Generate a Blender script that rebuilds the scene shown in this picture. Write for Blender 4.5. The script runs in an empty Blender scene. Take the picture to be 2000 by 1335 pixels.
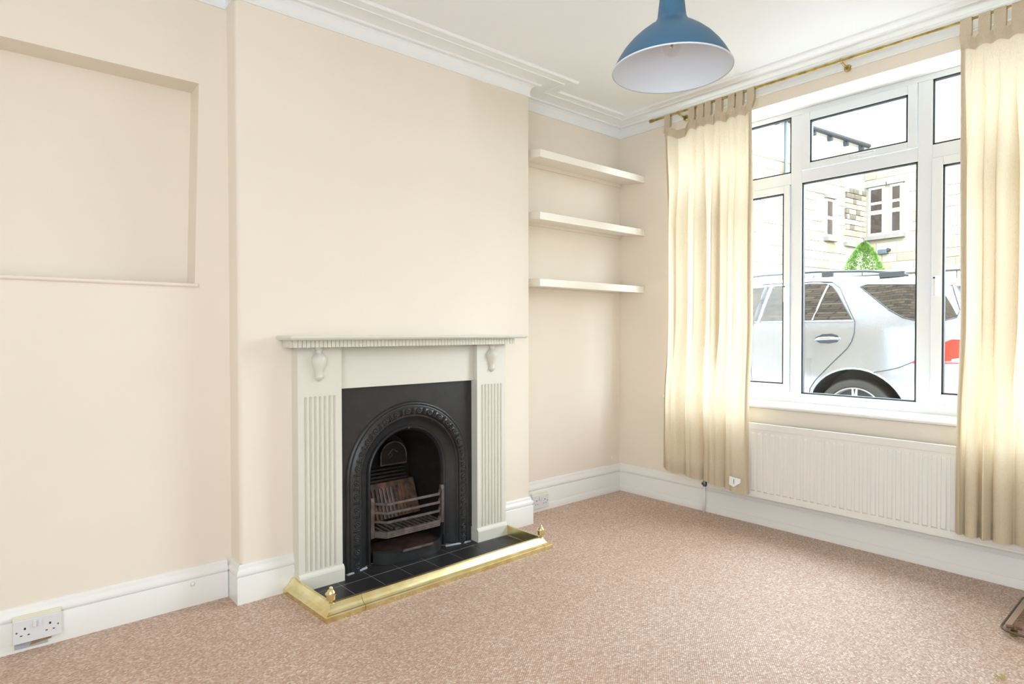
import bpy, bmesh, math, random
from mathutils import Vector, Matrix
random.seed(7)
PI = math.pi
scn = bpy.context.scene
COL = scn.collection

# ------------------------------------------------------------------ camera
CAM = Vector((-3.662, -3.0128, 1.2))
YAW, PIT, ROL = math.radians(40.581), math.radians(-0.894), math.radians(-0.112)
FW = Vector((math.sin(YAW)*math.cos(PIT), math.cos(YAW)*math.cos(PIT), math.sin(PIT)))
RT = Vector((math.cos(YAW), -math.sin(YAW), 0)); UP = RT.cross(FW)
RT, UP = RT*math.cos(ROL)+UP*math.sin(ROL), UP*math.cos(ROL)-RT*math.sin(ROL)
cam_data = bpy.data.cameras.new('camera')
cam_data.sensor_width = 36; cam_data.lens = 36*1195.22/2000
cam_data.clip_start = 0.05; cam_data.clip_end = 300
cam = bpy.data.objects.new('camera', cam_data); COL.objects.link(cam)
cam.matrix_world = Matrix(((RT.x, UP.x, -FW.x, CAM.x), (RT.y, UP.y, -FW.y, CAM.y), (RT.z, UP.z, -FW.z, CAM.z), (0, 0, 0, 1)))
scn.camera = cam

# ------------------------------------------------------------------ world, sun, lights, exposure
world = bpy.data.worlds.new('overcast_sky'); scn.world = world
world.use_nodes = True
bg = world.node_tree.nodes['Background']
bg.inputs[0].default_value = (0.78, 0.91, 1.0, 1); bg.inputs[1].default_value = 15.5
sun_d = bpy.data.lights.new('sun', 'SUN'); sun_d.energy = 2.0; sun_d.angle = math.radians(6); sun_d.color = (1, 0.96, 0.9)
sun = bpy.data.objects.new('sun', sun_d); COL.objects.link(sun)
sun.rotation_euler = Vector((0.62, 0.42, -0.66)).to_track_quat('-Z', 'Y').to_euler()
def area(name, loc, direction, sx, sy, power, color=(1, 1, 1), portal=False):
    l = bpy.data.lights.new(name, 'AREA'); l.shape = 'RECTANGLE'; l.size = sx; l.size_y = sy; l.energy = power; l.color = color
    o = bpy.data.objects.new(name, l); COL.objects.link(o); o.location = loc
    o.rotation_euler = Vector(direction).to_track_quat('-Z', 'Z').to_euler()
    if portal: l.cycles.is_portal = True
    return o
area('window_portal', (0.36, -1.59, 1.67), (-1, 0, 0), 2.3, 1.85, 1, portal=True)
area('rear_fill_light', (-3.3, -4.62, 1.45), (0.45, 1, 0.12), 2.6, 1.9, 20, (0.75, 0.895, 1.0))  # added fill lamp behind the camera; the rear wall has no window
area('side_fill_light', (-5.1, -2.9, 1.5), (1, 0.12, 0.0), 2.2, 1.9, 54, (0.75, 0.895, 1.0))  # unseen lamp added to brighten the window wall; the side wall is solid
fl_d = bpy.data.lights.new('camera_flash', 'POINT'); fl_d.energy = 19; fl_d.shadow_soft_size = 0.10; fl_d.color = (0.75, 0.895, 1.0)
fl = bpy.data.objects.new('camera_flash', fl_d); COL.objects.link(fl); fl.location = CAM + Vector((-0.05, -0.05, 0.20))
vs = scn.view_settings
vs.view_transform = 'Standard'; vs.look = 'None'; vs.gamma = 1.0; vs.use_curve_mapping = False
vs.exposure = 0.11

# ------------------------------------------------------------------ materials
def lin(c):
    return tuple(((x/255)/12.92 if x/255 <= 0.04045 else ((x/255+0.055)/1.055)**2.4) for x in c)
def pm(name, rgb, rough=0.5, metal=0.0, spec=0.5, coat=0.0, noise=None, bump=None, srgb=True, ior=None, var=None):
    """principled material; noise=(scale, amount) colour mottling, bump=(scale, strength, distance)"""
    m = bpy.data.materials.new(name); m.use_nodes = True
    nt = m.node_tree; b = nt.nodes['Principled BSDF']
    c = lin(rgb) if srgb else rgb
    b.inputs['Base Color'].default_value = (*c, 1); b.inputs['Roughness'].default_value = rough
    b.inputs['Metallic'].default_value = metal; b.inputs['Specular IOR Level'].default_value = spec
    b.inputs['Coat Weight'].default_value = coat
    if ior: b.inputs['IOR'].default_value = ior
    tc = nt.nodes.new('ShaderNodeTexCoord')
    if noise:
        n = nt.nodes.new('ShaderNodeTexNoise'); n.inputs['Scale'].default_value = noise[0]; n.inputs['Detail'].default_value = 5
        r = nt.nodes.new('ShaderNodeValToRGB')
        k = noise[1]; c2 = var if var else tuple(x*(1-k) for x in c)
        if var: c2 = lin(var)
        r.color_ramp.elements[0].position = 0.35; r.color_ramp.elements[1].position = 0.65
        r.color_ramp.elements[0].color = (*c2, 1); r.color_ramp.elements[1].color = (*c, 1)
        nt.links.new(tc.outputs['Object'], n.inputs['Vector']); nt.links.new(n.outputs['Fac'], r.inputs['Fac'])
        nt.links.new(r.outputs['Color'], b.inputs['Base Color'])
    if bump:
        n = nt.nodes.new('ShaderNodeTexNoise'); n.inputs['Scale'].default_value = bump[0]; n.inputs['Detail'].default_value = 4
        bp = nt.nodes.new('ShaderNodeBump'); bp.inputs['Strength'].default_value = bump[1]; bp.inputs['Distance'].default_value = bump[2]
        nt.links.new(tc.outputs['Object'], n.inputs['Vector']); nt.links.new(n.outputs['Fac'], bp.inputs['Height'])
        nt.links.new(bp.outputs['Normal'], b.inputs['Normal'])
    return m
M = {}
M['wall'] = pm('cream_wall_paint', (243, 230, 214), 0.75, spec=0.25, noise=(2.2, 0.02), bump=(9, 0.08, 0.004))
M['ceil'] = pm('ceiling_paint', (246, 245, 244), 0.8, spec=0.2, noise=(3, 0.012))
M['gloss'] = pm('white_gloss_paint', (240, 236, 231), 0.28, spec=0.5, bump=(14, 0.05, 0.003))
M['shelfpaint'] = pm('cream_shelf_paint', (244, 235, 221), 0.35)
M['plaster'] = pm('white_cornice_paint', (245, 244, 242), 0.6, spec=0.3)
M['surround'] = pm('grey_green_eggshell', (225, 220, 207), 0.38, spec=0.45, bump=(40, 0.03, 0.002))
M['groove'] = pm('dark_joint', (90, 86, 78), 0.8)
M['iron'] = pm('black_cast_iron', (48, 47, 48), 0.34, spec=0.5, noise=(18, 0.25), bump=(160, 0.15, 0.001))
M['iron_dark'] = pm('sooty_iron', (33, 28, 26), 0.65, spec=0.35, noise=(14, 0.5), bump=(60, 0.3, 0.002))
M['rust'] = pm('rusty_iron', (106, 94, 89), 0.6, spec=0.4, noise=(26, 0.4), var=(84, 66, 58), bump=(90, 0.3, 0.002))
M['firebrick'] = pm('scorched_firebrick', (112, 78, 60), 0.8, noise=(22, 0.5), var=(48, 38, 36), bump=(70, 0.3, 0.003))
M['slate'] = pm('black_hearth_tile', (44, 41, 42), 0.42, spec=0.5, noise=(9, 0.2), bump=(30, 0.08, 0.002))
M['grout'] = pm('pale_grout', (168, 164, 160), 0.9)
M['brass'] = pm('polished_brass', (240, 228, 182), 0.25, metal=1.0, noise=(16, 0.2), var=(222, 205, 148), bump=(60, 0.03, 0.001))
M['brass_d'] = pm('aged_brass', (204, 184, 122), 0.3, metal=1.0, noise=(20, 0.3), var=(160, 138, 82))
M['white_pl'] = pm('white_plastic', (228, 226, 228), 0.35)
M['cream_pl'] = pm('cream_plastic', (236, 228, 206), 0.4)
M['dark'] = pm('dark_slot', (28, 26, 26), 0.6)
M['screw'] = pm('screw_brown', (120, 96, 80), 0.5, metal=0.6)
M['rad'] = pm('radiator_enamel', (240, 235, 228), 0.35, spec=0.5)
M['upvc'] = pm('white_upvc', (236, 237, 239), 0.3, spec=0.5)
M['gasket'] = pm('dark_gasket', (62, 62, 66), 0.5)
M['blue'] = pm('blue_lacquer', (60, 104, 134), 0.42, spec=0.5)
M['lampwhite'] = pm('lamp_inner_white', (226, 230, 238), 0.45)
M['chrome'] = pm('chrome', (205, 208, 212), 0.15, metal=1.0)
M['valve'] = pm('grey_valve_metal', (112, 116, 122), 0.3, metal=0.9)
M['coal'] = pm('coal', (30, 29, 30), 0.6, bump=(60, 0.6, 0.01))
M['ash'] = pm('ash_fleck', (200, 192, 184), 0.9)
M['paint'] = pm('silver_car_paint', (188, 196, 208), 0.26, metal=0.85, coat=0.6)
M['carglass'] = pm('dark_car_glass', (26, 27, 28), 0.03, spec=0.9, ior=1.9)
M['tyre'] = pm('tyre_rubber', (62, 60, 58), 0.75, bump=(120, 0.4, 0.003))
M['cardark'] = pm('car_dark_plastic', (70, 72, 76), 0.55)
M['gap'] = pm('panel_gap', (66, 70, 76), 0.6)
M['alloy'] = pm('alloy_rim', (215, 217, 220), 0.3, metal=0.7)
M['red'] = pm('red_lens', (214, 52, 40), 0.15, spec=0.6, coat=0.5)
M['lens'] = pm('clear_lens', (228, 226, 224), 0.15, coat=0.5)
M['stone'] = pm('pale_sandstone', (172, 167, 152), 0.9, spec=0.2, noise=(1.6, 0.1), var=(146, 134, 108), bump=(12, 0.4, 0.02))
M['stone_b'] = pm('buff_sandstone', (148, 135, 108), 0.9, spec=0.2, noise=(2.0, 0.15), bump=(12, 0.4, 0.02))
M['stone_d'] = pm('weathered_sandstone', (104, 96, 84), 0.95, spec=0.1, noise=(2.4, 0.3), bump=(12, 0.4, 0.02))
M['mortar'] = pm('pale_mortar', (166, 160, 148), 0.95, spec=0.1)
M['joint'] = pm('dark_joint_mortar', (138, 130, 116), 0.95, spec=0.1)
M['dressed'] = pm('dressed_stone', (120, 116, 110), 0.85, spec=0.2, noise=(3, 0.12))
M['bwin'] = pm('building_glass', (52, 44, 40), 0.1, spec=0.6)
M['bframe'] = pm('painted_sash', (240, 238, 234), 0.5)
M['pipe'] = pm('blue_grey_pipe', (62, 70, 80), 0.5)
M['gutter'] = pm('dark_gutter', (34, 38, 46), 0.6)
M['leaf'] = pm('bright_leaf', (104, 134, 56), 0.6, noise=(9, 0.4), var=(62, 98, 34))
M['bark'] = pm('bark', (96, 78, 60), 0.9)
M['asphalt'] = pm('asphalt', (110, 110, 110), 0.9, noise=(8, 0.2))
M['paving'] = pm('pavement', (205, 202, 196), 0.9, noise=(5, 0.15))
M['soil'] = pm('garden_soil', (120, 112, 88), 0.95, noise=(4, 0.3))
M['straw'] = pm('straw', (196, 176, 104), 0.8)
M['cream_tag'] = pm('white_label', (246, 246, 246), 0.7)
M['ink'] = pm('label_print', (120, 124, 132), 0.7)
M['frost'] = pm('plaster_dust', (176, 178, 184), 0.9)

def fabric(name, rgb, trans):
    m = bpy.data.materials.new(name); m.use_nodes = True; nt = m.node_tree
    for n in list(nt.nodes): nt.nodes.remove(n)
    out = nt.nodes.new('ShaderNodeOutputMaterial'); mix = nt.nodes.new('ShaderNodeMixShader')
    d = nt.nodes.new('ShaderNodeBsdfDiffuse'); t = nt.nodes.new('ShaderNodeBsdfTranslucent')
    c = lin(rgb)
    tc = nt.nodes.new('ShaderNodeTexCoord'); mp = nt.nodes.new('ShaderNodeMapping'); mp.inputs['Scale'].default_value = (260, 260, 700)
    n = nt.nodes.new('ShaderNodeTexNoise'); n.inputs['Scale'].default_value = 1.0; n.inputs['Detail'].default_value = 3
    mp2 = nt.nodes.new('ShaderNodeMapping'); mp2.inputs['Scale'].default_value = (900, 900, 60)
    n2 = nt.nodes.new('ShaderNodeTexNoise'); n2.inputs['Scale'].default_value = 1.0
    add = nt.nodes.new('ShaderNodeMath'); add.operation = 'ADD'
    r = nt.nodes.new('ShaderNodeValToRGB'); r.color_ramp.elements[0].position = 0.7; r.color_ramp.elements[1].position = 1.25
    r.color_ramp.elements[0].color = (*[x*0.82 for x in c], 1); r.color_ramp.elements[1].color = (*c, 1); r.color_ramp.elements[1].position = 1.0
    L = nt.links.new
    L(tc.outputs['Object'], mp.inputs['Vector']); L(mp.outputs['Vector'], n.inputs['Vector'])
    L(tc.outputs['Object'], mp2.inputs['Vector']); L(mp2.outputs['Vector'], n2.inputs['Vector'])
    L(n.outputs['Fac'], add.inputs[0]); L(n2.outputs['Fac'], add.inputs[1]); L(add.outputs[0], r.inputs['Fac'])
    L(r.outputs['Color'], d.inputs['Color']); L(r.outputs['Color'], t.inputs['Color'])
    mix.inputs[0].default_value = trans
    L(d.outputs[0], mix.inputs[1]); L(t.outputs[0], mix.inputs[2]); L(mix.outputs[0], out.inputs['Surface'])
    return m
M['curtain'] = fabric('unbleached_cotton', (237, 222, 195), 0.37)
M['curtain_hem'] = fabric('shade_toned_double_cotton', (216, 198, 172), 0.05)  # doubled cloth, with its lack of backlight also put into a darker colour

def glass(name, tint, refl=0.06, haze=0.0):
    m = bpy.data.materials.new(name); m.use_nodes = True; nt = m.node_tree
    for n in list(nt.nodes): nt.nodes.remove(n)
    out = nt.nodes.new('ShaderNodeOutputMaterial'); mix = nt.nodes.new('ShaderNodeMixShader')
    t = nt.nodes.new('ShaderNodeBsdfTransparent'); t.inputs['Color'].default_value = (*tint, 1)
    g = nt.nodes.new('ShaderNodeBsdfGlossy'); g.inputs['Roughness'].default_value = 0.02; g.inputs['Color'].default_value = (1, 1, 1, 1)
    mix.inputs[0].default_value = refl
    nt.links.new(t.outputs[0], mix.inputs[1]); nt.links.new(g.outputs[0], mix.inputs[2])
    last = mix
    if haze:
        h = nt.nodes.new('ShaderNodeMixShader'); h.inputs[0].default_value = haze
        tr = nt.nodes.new('ShaderNodeBsdfTranslucent'); tr.inputs['Color'].default_value = (0.95, 0.97, 1, 1)
        nt.links.new(mix.outputs[0], h.inputs[1]); nt.links.new(tr.outputs[0], h.inputs[2]); last = h
    nt.links.new(last.outputs[0], out.inputs['Surface'])
    return m
M['glass'] = glass('window_glass', (0.98, 0.99, 0.99), 0.02)
M['glass_haze'] = glass('hazy_window_glass', (0.97, 0.98, 0.99), 0.03, 0.022)  # clear glass with a little translucent white mixed in
M['smoked'] = glass('smoked_glass', (0.93, 0.90, 0.87), 0.05)
M['bulb'] = glass('bulb_glass', (0.97, 0.97, 0.97), 0.10)

def carpet():
    m = bpy.data.materials.new('loop_pile_carpet'); m.use_nodes = True; nt = m.node_tree
    b = nt.nodes['Principled BSDF']; b.inputs['Roughness'].default_value = 0.55; b.inputs['Specular IOR Level'].default_value = 0.7; b.inputs['Sheen Weight'].default_value = 0.0; b.inputs['Sheen Roughness'].default_value = 0.5
    L = nt.links.new
    tc = nt.nodes.new('ShaderNodeTexCoord'); mp = nt.nodes.new('ShaderNodeMapping')
    mp.inputs['Rotation'].default_value = (0, 0, math.radians(45)); mp.inputs['Scale'].default_value = (1.0, 1.35, 1)
    v = nt.nodes.new('ShaderNodeTexVoronoi'); v.inputs['Scale'].default_value = 112; v.inputs['Randomness'].default_value = 0.38
    sep = nt.nodes.new('ShaderNodeSeparateColor')
    r = nt.nodes.new('ShaderNodeValToRGB'); cr = r.color_ramp
    cols = [(0.0, (190, 154, 132)), (0.3, (205, 172, 151)), (0.6, (213, 183, 163)), (0.85, (223, 197, 180)), (1.0, (236, 216, 203))]
    cr.elements[0].position = 0; cr.elements[0].color = (*lin(cols[0][1]), 1)
    cr.elements[1].position = 1; cr.elements[1].color = (*lin(cols[-1][1]), 1)
    for p, c in cols[1:-1]:
        e = cr.elements.new(p); e.color = (*lin(c), 1)
    n = nt.nodes.new('ShaderNodeTexNoise'); n.inputs['Scale'].default_value = 1.7; n.inputs['Detail'].default_value = 4
    mixn = nt.nodes.new('ShaderNodeMath'); mixn.operation = 'MULTIPLY_ADD'; mixn.inputs[1].default_value = 0.35
    sub = nt.nodes.new('ShaderNodeMath'); sub.operation = 'SUBTRACT'; sub.inputs[1].default_value = 0.175
    L(tc.outputs['Object'], mp.inputs['Vector']); L(mp.outputs['Vector'], v.inputs['Vector']); L(v.outputs['Color'], sep.inputs[0])
    L(tc.outputs['Object'], n.inputs['Vector']); L(n.outputs['Fac'], mixn.inputs[0]); L(sep.outputs[0], mixn.inputs[2])
    L(mixn.outputs[0], sub.inputs[0]); L(sub.outputs[0], r.inputs['Fac'])
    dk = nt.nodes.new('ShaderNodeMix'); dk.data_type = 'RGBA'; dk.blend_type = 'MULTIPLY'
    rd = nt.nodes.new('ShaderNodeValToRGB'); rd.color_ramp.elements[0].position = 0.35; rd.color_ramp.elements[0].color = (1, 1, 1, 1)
    rd.color_ramp.elements[1].position = 0.8; rd.color_ramp.elements[1].color = (0.60, 0.53, 0.49, 1)  # shade in the crevices between loops, multiplied into the colour
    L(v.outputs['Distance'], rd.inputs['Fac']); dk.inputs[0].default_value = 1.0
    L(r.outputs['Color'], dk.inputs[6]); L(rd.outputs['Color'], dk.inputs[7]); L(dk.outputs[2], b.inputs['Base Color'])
    bp = nt.nodes.new('ShaderNodeBump'); bp.invert = True; bp.inputs['Strength'].default_value = 0.8; bp.inputs['Distance'].default_value = 0.004
    L(v.outputs['Distance'], bp.inputs['Height']); L(bp.outputs['Normal'], b.inputs['Normal'])
    return m
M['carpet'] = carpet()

def bricks(name, c1, c2, mortar, w, h):
    m = bpy.data.materials.new(name); m.use_nodes = True; nt = m.node_tree
    b = nt.nodes['Principled BSDF']; b.inputs['Roughness'].default_value = 0.9
    tc = nt.nodes.new('ShaderNodeTexCoord'); sp = nt.nodes.new('ShaderNodeSeparateXYZ'); cb = nt.nodes.new('ShaderNodeCombineXYZ')
    bt = nt.nodes.new('ShaderNodeTexBrick'); bt.inputs['Scale'].default_value = 1; bt.inputs['Brick Width'].default_value = w; bt.inputs['Row Height'].default_value = h
    bt.inputs['Mortar Size'].default_value = 0.018
    bt.inputs['Color1'].default_value = (*lin(c1), 1); bt.inputs['Color2'].default_value = (*lin(c2), 1); bt.inputs['Mortar'].default_value = (*lin(mortar), 1)
    L = nt.links.new
    L(tc.outputs['Object'], sp.inputs[0]); L(sp.outputs['Y'], cb.inputs['X']); L(sp.outputs['Z'], cb.inputs['Y'])
    L(cb.outputs[0], bt.inputs['Vector']); L(bt.outputs['Color'], b.inputs['Base Color'])
    return m
M['facade'] = bricks('dark_gritstone_courses', (150, 126, 98), (88, 74, 58), (44, 38, 32), 0.46, 0.17)

# ------------------------------------------------------------------ mesh helpers
class MB:
    def __init__(s): s.v = []; s.f = []
    def vert(s, p): s.v.append(tuple(p)); return len(s.v)-1
    def face(s, pts): s.f.append([s.vert(p) for p in pts])
    def box(s, x0, x1, y0, y1, z0, z1):
        i = len(s.v)
        s.v += [(x0,y0,z0),(x1,y0,z0),(x1,y1,z0),(x0,y1,z0),(x0,y0,z1),(x1,y0,z1),(x1,y1,z1),(x0,y1,z1)]
        for q in ((0,3,2,1),(4,5,6,7),(0,1,5,4),(1,2,6,5),(2,3,7,6),(3,0,4,7)): s.f.append([i+k for k in q])
        return s
    def grid(s, rows, close=False):
        n = len(rows[0]); base = len(s.v)
        for r in rows: s.v += [tuple(p) for p in r]
        for a in range(len(rows)-1):
            for b in range(n if close else n-1):
                c = (b+1) % n
                s.f.append([base+a*n+b, base+a*n+c, base+(a+1)*n+c, base+(a+1)*n+b])
        return s
    def cap(s, pts): s.face(pts); return s
    def tube(s, path, r, n=8, cap=True):
        path = [Vector(p) for p in path]; rings = []
        up = Vector((0, 0, 1))
        for i, p in enumerate(path):
            t = (path[min(i+1, len(path)-1)]-path[max(i-1, 0)]).normalized()
            a = up if abs(t.dot(up)) < 0.9 else Vector((1, 0, 0))
            u = t.cross(a).normalized(); w = t.cross(u)
            rr = r[i] if isinstance(r, (list, tuple)) else r
            rings.append([p+u*rr*math.cos(2*PI*k/n)+w*rr*math.sin(2*PI*k/n) for k in range(n)])
        s.grid(rings, True)
        if cap: s.cap(rings[0][::-1]); s.cap(rings[-1])
        return s
    def lathe(s, prof, c=(0, 0, 0), n=32, a0=0, a1=2*PI):
        full = abs(a1-a0-2*PI) < 1e-6
        k = n if full else n+1
        rows = [[(c[0]+r*math.cos(a0+(a1-a0)*j/n), c[1]+r*math.sin(a0+(a1-a0)*j/n), c[2]+z) for j in range(k)] for r, z in prof]
        s.grid(rows, full); return s
    def prism(s, poly, axis, a, b):
        """poly: 2D points; axis 'x': (y,z), 'y': (x,z), 'z': (x,y); extruded from a to b"""
        def P(p, t): return {'x': (t, p[0], p[1]), 'y': (p[0], t, p[1]), 'z': (p[0], p[1], t)}[axis]
        A = [P(p, a) for p in poly]; B = [P(p, b) for p in poly]
        s.grid([A, B], True); s.face(A[::-1]); s.face(B); return s
    def build(s, name, mat, parent=None, smooth=False, loc=None, bevel=None, merge=True, auto=None):
        me = bpy.data.meshes.new(name); me.from_pydata(s.v, [], s.f)
        bm = bmesh.new(); bm.from_mesh(me)
        if merge: bmesh.ops.remove_doubles(bm, verts=bm.verts, dist=1e-5)
        bmesh.ops.recalc_face_normals(bm, faces=bm.faces)
        bm.to_mesh(me); bm.free(); me.update()
        me.materials.append(M[mat] if isinstance(mat, str) else mat)
        if smooth:
            for p in me.polygons: p.use_smooth = True
            if auto is not None:
                try: me.set_sharp_from_angle(angle=math.radians(auto))
                except Exception: pass
        o = bpy.data.objects.new(name, me); COL.objects.link(o)
        if parent: o.parent = parent
        if loc: o.location = loc
        if bevel:
            b = o.modifiers.new('bevel', 'BEVEL'); b.width = bevel; b.segments = 2; b.limit_method = 'ANGLE'
        return o
def tag(o, label=None, cat=None, group=None, kind=None):
    if label: o['label'] = label
    if cat: o['category'] = cat
    if group: o['group'] = group
    if kind: o['kind'] = kind
    return o
def empty(name, loc, label, cat, group=None, kind=None):
    o = bpy.data.objects.new(name, None); COL.objects.link(o); o.location = loc; o.empty_display_size = 0.1
    return tag(o, label, cat, group, kind)
class Thing:
    """an Empty at the thing's base; parts are built in world coordinates and parented"""
    def __init__(s, name, loc, label, cat, group=None, kind=None):
        s.o = empty(name, loc, label, cat, group, kind); s.loc = Vector(loc)
    def add(s, mb, name, mat, parent=None, **k):
        o = mb.build(name, mat, None, **k)
        s.put(o, parent); return o
    def put(s, o, parent=None):
        p = parent or s.o
        o.parent = p
        off = s.loc
        o.matrix_parent_inverse = Matrix.Translation(-off) if parent is None else Matrix.Identity(4)
        return o
def share(o, name=None, loc=(0, 0, 0), parent=None, thing=None, rot=None, scale=None):
    c = o.copy(); COL.objects.link(c); c.location = loc
    if rot: c.rotation_euler = rot
    if scale: c.scale = scale
    return c
def struct(mb, name, mat, label=None, **k):
    o = mb.build(name, mat, **k); tag(o, label, None, None, 'structure'); return o
def off_path(path, s):
    """offset a plan polyline to its right by s, mitred"""
    out = []
    for i, p in enumerate(path):
        p = Vector(p).to_2d() if len(p) > 2 else Vector(p)
        ns = []
        if i > 0:
            d = (p-Vector(path[i-1])).normalized(); ns.append(Vector((d.y, -d.x)))
        if i < len(path)-1:
            d = (Vector(path[i+1])-p).normalized(); ns.append(Vector((d.y, -d.x)))
        if len(ns) == 1: out.append(p+ns[0]*s)
        else:
            b = (ns[0]+ns[1]); b = b/(1+ns[0].dot(ns[1])); out.append(p+b*s)
    return out
def sweep(mb, path, prof, caps=True):
    rows = []
    for s, z in prof: rows.append([(q.x, q.y, z) for q in off_path(path, s)])
    mb.grid(rows)
    if caps:
        mb.face([r[0] for r in rows]); mb.face([r[-1] for r in rows][::-1])
    return mb

# ------------------------------------------------------------------ the room
YL, D, XL, XR = -0.049, 0.1767, -2.823, -1.0925
ZC = 2.745
X_FAR, Y_REAR = -5.2, -4.8
WY0, WY1, WZ0, WZ1, WIN = -0.45, -2.73, 0.74, 2.592, 0.22       # window opening, frame plane

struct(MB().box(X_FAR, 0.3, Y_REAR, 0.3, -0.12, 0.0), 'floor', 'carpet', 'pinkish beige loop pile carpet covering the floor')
struct(MB().box(X_FAR, 0.34, Y_REAR, 0.3, ZC, ZC+0.25), 'ceiling', 'ceil', 'plain off-white ceiling')
# left alcove wall with its sunken panel
m = MB()
rx1t, rx1b, rz0, rz1, rx0, rd = -2.941, -2.966, 1.412, 2.301, -4.3, 0.14
o_ = [(X_FAR, 0), (XL+0.01, 0), (XL+0.01, ZC), (X_FAR, ZC)]
i_ = [(rx0, rz0), (rx1b, rz0), (rx1t, rz1), (rx0, rz1)]
for k in range(4):
    a, b, c, e = o_[k], o_[(k+1) % 4], i_[(k+1) % 4], i_[k]
    m.face([(p[0], YL, p[1]) for p in (a, b, c, e)])
    p, q = i_[k], i_[(k+1) % 4]
    m.face([(p[0], YL, p[1]), (q[0], YL, q[1]), (q[0], YL+rd, q[1]), (p[0], YL+rd, p[1])])
m.face([(p[0], YL+rd, p[1]) for p in i_])
struct(m, 'wall_left', 'wall', 'cream alcove wall with a sunken rectangular panel')
ledge = MB(); ledge.prism([(YL+rd, 1.404), (YL-0.010, 1.404), (YL-0.013, 1.409), (YL-0.010, 1.416), (YL-0.003, 1.419), (YL+rd, 1.418)], 'x', rx0, -2.955)
struct(ledge, 'trim_1', 'wall', 'slim bead ledge along the bottom of the sunken panel')
# chimney breast with fireplace hole, rounded left corner
m = MB()
hx0, hx1, hz = -2.34, -1.575, 0.92
def vf(x0, x1, z0, z1): m.face([(x0, -D, z0), (x1, -D, z0), (x1, -D, z1), (x0, -D, z1)])
rr = 0.018
vf(XL+rr, hx0, 0, ZC); vf(hx1, XR-0.004, 0, ZC); vf(hx0, hx1, hz, ZC)
arc = [(XL+rr-rr*math.cos(t), -D+rr-rr*math.sin(t)) for t in [k*PI/2/6 for k in range(7)]]
arc2 = [(XR-0.004, -D), (XR, -D+0.004), (XR, 0.02)]
for seg in ([(XL, 0.02), (XL, -D+rr)]+arc[1:], arc2):
    for a, b in zip(seg[:-1], seg[1:]): m.face([(a[0], a[1], 0), (b[0], b[1], 0), (b[0], b[1], ZC), (a[0], a[1], ZC)])
struct(m, 'wall_chimney_breast', 'wall', 'projecting cream chimney breast holding the fireplace', smooth=True, auto=50)
struct(MB().box(XR-0.02, 0.30, 0.0, 0.12, 0, ZC), 'wall_right', 'wall', 'cream wall of the alcove with the shelves')
struct(MB().box(X_FAR-0.12, X_FAR, Y_REAR-0.12, 0.3, 0, ZC+0.25), 'wall_side', 'wall')
struct(MB().box(X_FAR-0.12, 0.34, Y_REAR-0.12, Y_REAR, 0, ZC+0.25), 'wall_rear', 'wall')
# window wall
m = MB(); rv = MB(); Y0, Y1 = 0.0, Y_REAR
def wf(x, y0, y1, z0, z1): m.face([(x, y0, z0), (x, y1, z0), (x, y1, z1), (x, y0, z1)])
wf(0, Y0, Y1, 0, WZ0); wf(0, Y0, Y1, WZ1, ZC); wf(0, Y0, WY0, WZ0, WZ1); wf(0, WY1, Y1, WZ0, WZ1)
for (a, b) in (((WY0, WZ0), (WY1, WZ0)), ((WY1, WZ0), (WY1, WZ1)), ((WY1, WZ1), (WY0, WZ1)), ((WY0, WZ1), (WY0, WZ0))):
    rv.face([(0, *a), (0, *b), (0.31, *b), (0.31, *a)])
struct(m, 'wall_window', 'wall', 'cream wall around the deep window opening')
struct(rv, 'trim_3', 'plaster', 'white painted reveals of the deep window opening')
# our own house front, seen only in the car's glass
m = MB()
fy0, fy1, fz = 10.0, -12.0, 6.6
for (a, b, c, e) in ((fy0, fy1, -0.1, WZ0), (fy0, fy1, WZ1, fz), (fy0, WY0, WZ0, WZ1), (WY1, fy1, WZ0, WZ1)):
    m.box(0.31, 0.36, min(a, b), max(a, b), c, e)
struct(m, 'wall_house_front', 'facade', 'dark gritstone outer face of the house', merge=False)

# cornice
corn = [(0, 2.660), (0.010, 2.660), (0.011, 2.667), (0.006, 2.671), (0.006, 2.688), (0.009, 2.704), (0.016, 2.717), (0.024, 2.722), (0.024, 2.727),
        (0.038, 2.728), (0.043, 2.724), (0.052, 2.723), (0.058, 2.727), (0.059, 2.732), (0.075, 2.737), (0.100, 2.7405), (0.130, 2.7405), (0.146, 2.738),
        (0.148, 2.732), (0.156, 2.731), (0.158, 2.735), (0.175, 2.737), (0.195, 2.738), (0.203, 2.733), (0.214, 2.732), (0.220, 2.736), (0.222, ZC), (0, ZC)]
path = [(X_FAR, YL), (XL, YL), (XL, -D), (XR, -D), (XR, 0), (0, 0), (0, Y_REAR)]
struct(sweep(MB(), path, corn), 'trim_2', 'plaster', 'white moulded plaster cornice running around the ceiling', smooth=True, auto=32)
# baseboards
def base_prof(h, t=0.018):
    return [(0, 0), (t, 0), (t, 0.66*h), (t-0.003, 0.69*h), (t-0.006, 0.70*h), (t-0.006, 0.715*h), (t+0.001, 0.73*h), (t+0.002, 0.77*h), (t, 0.82*h), (t-0.005, 0.87*h),
            (t-0.008, 0.90*h), (t-0.008, 0.94*h), (t-0.012, 0.985*h), (t-0.017, h), (0, h)]
struct(sweep(MB(), [(X_FAR, YL), (XL-0.02, YL)], base_prof(0.168)), 'baseboard_left', 'gloss', 'white gloss baseboard along the left alcove', smooth=True, auto=35)
struct(sweep(MB(), [(XL, YL), (XL, -D), (-2.588, -D)], base_prof(0.172)), 'baseboard_breast_left', 'gloss', 'short white baseboard left of the fireplace', smooth=True, auto=35)
struct(sweep(MB(), [(-1.35, -D), (XR, -D), (XR, 0)], base_prof(0.172)), 'baseboard_breast_right', 'gloss', 'short white baseboard right of the fireplace', smooth=True, auto=35)
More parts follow.
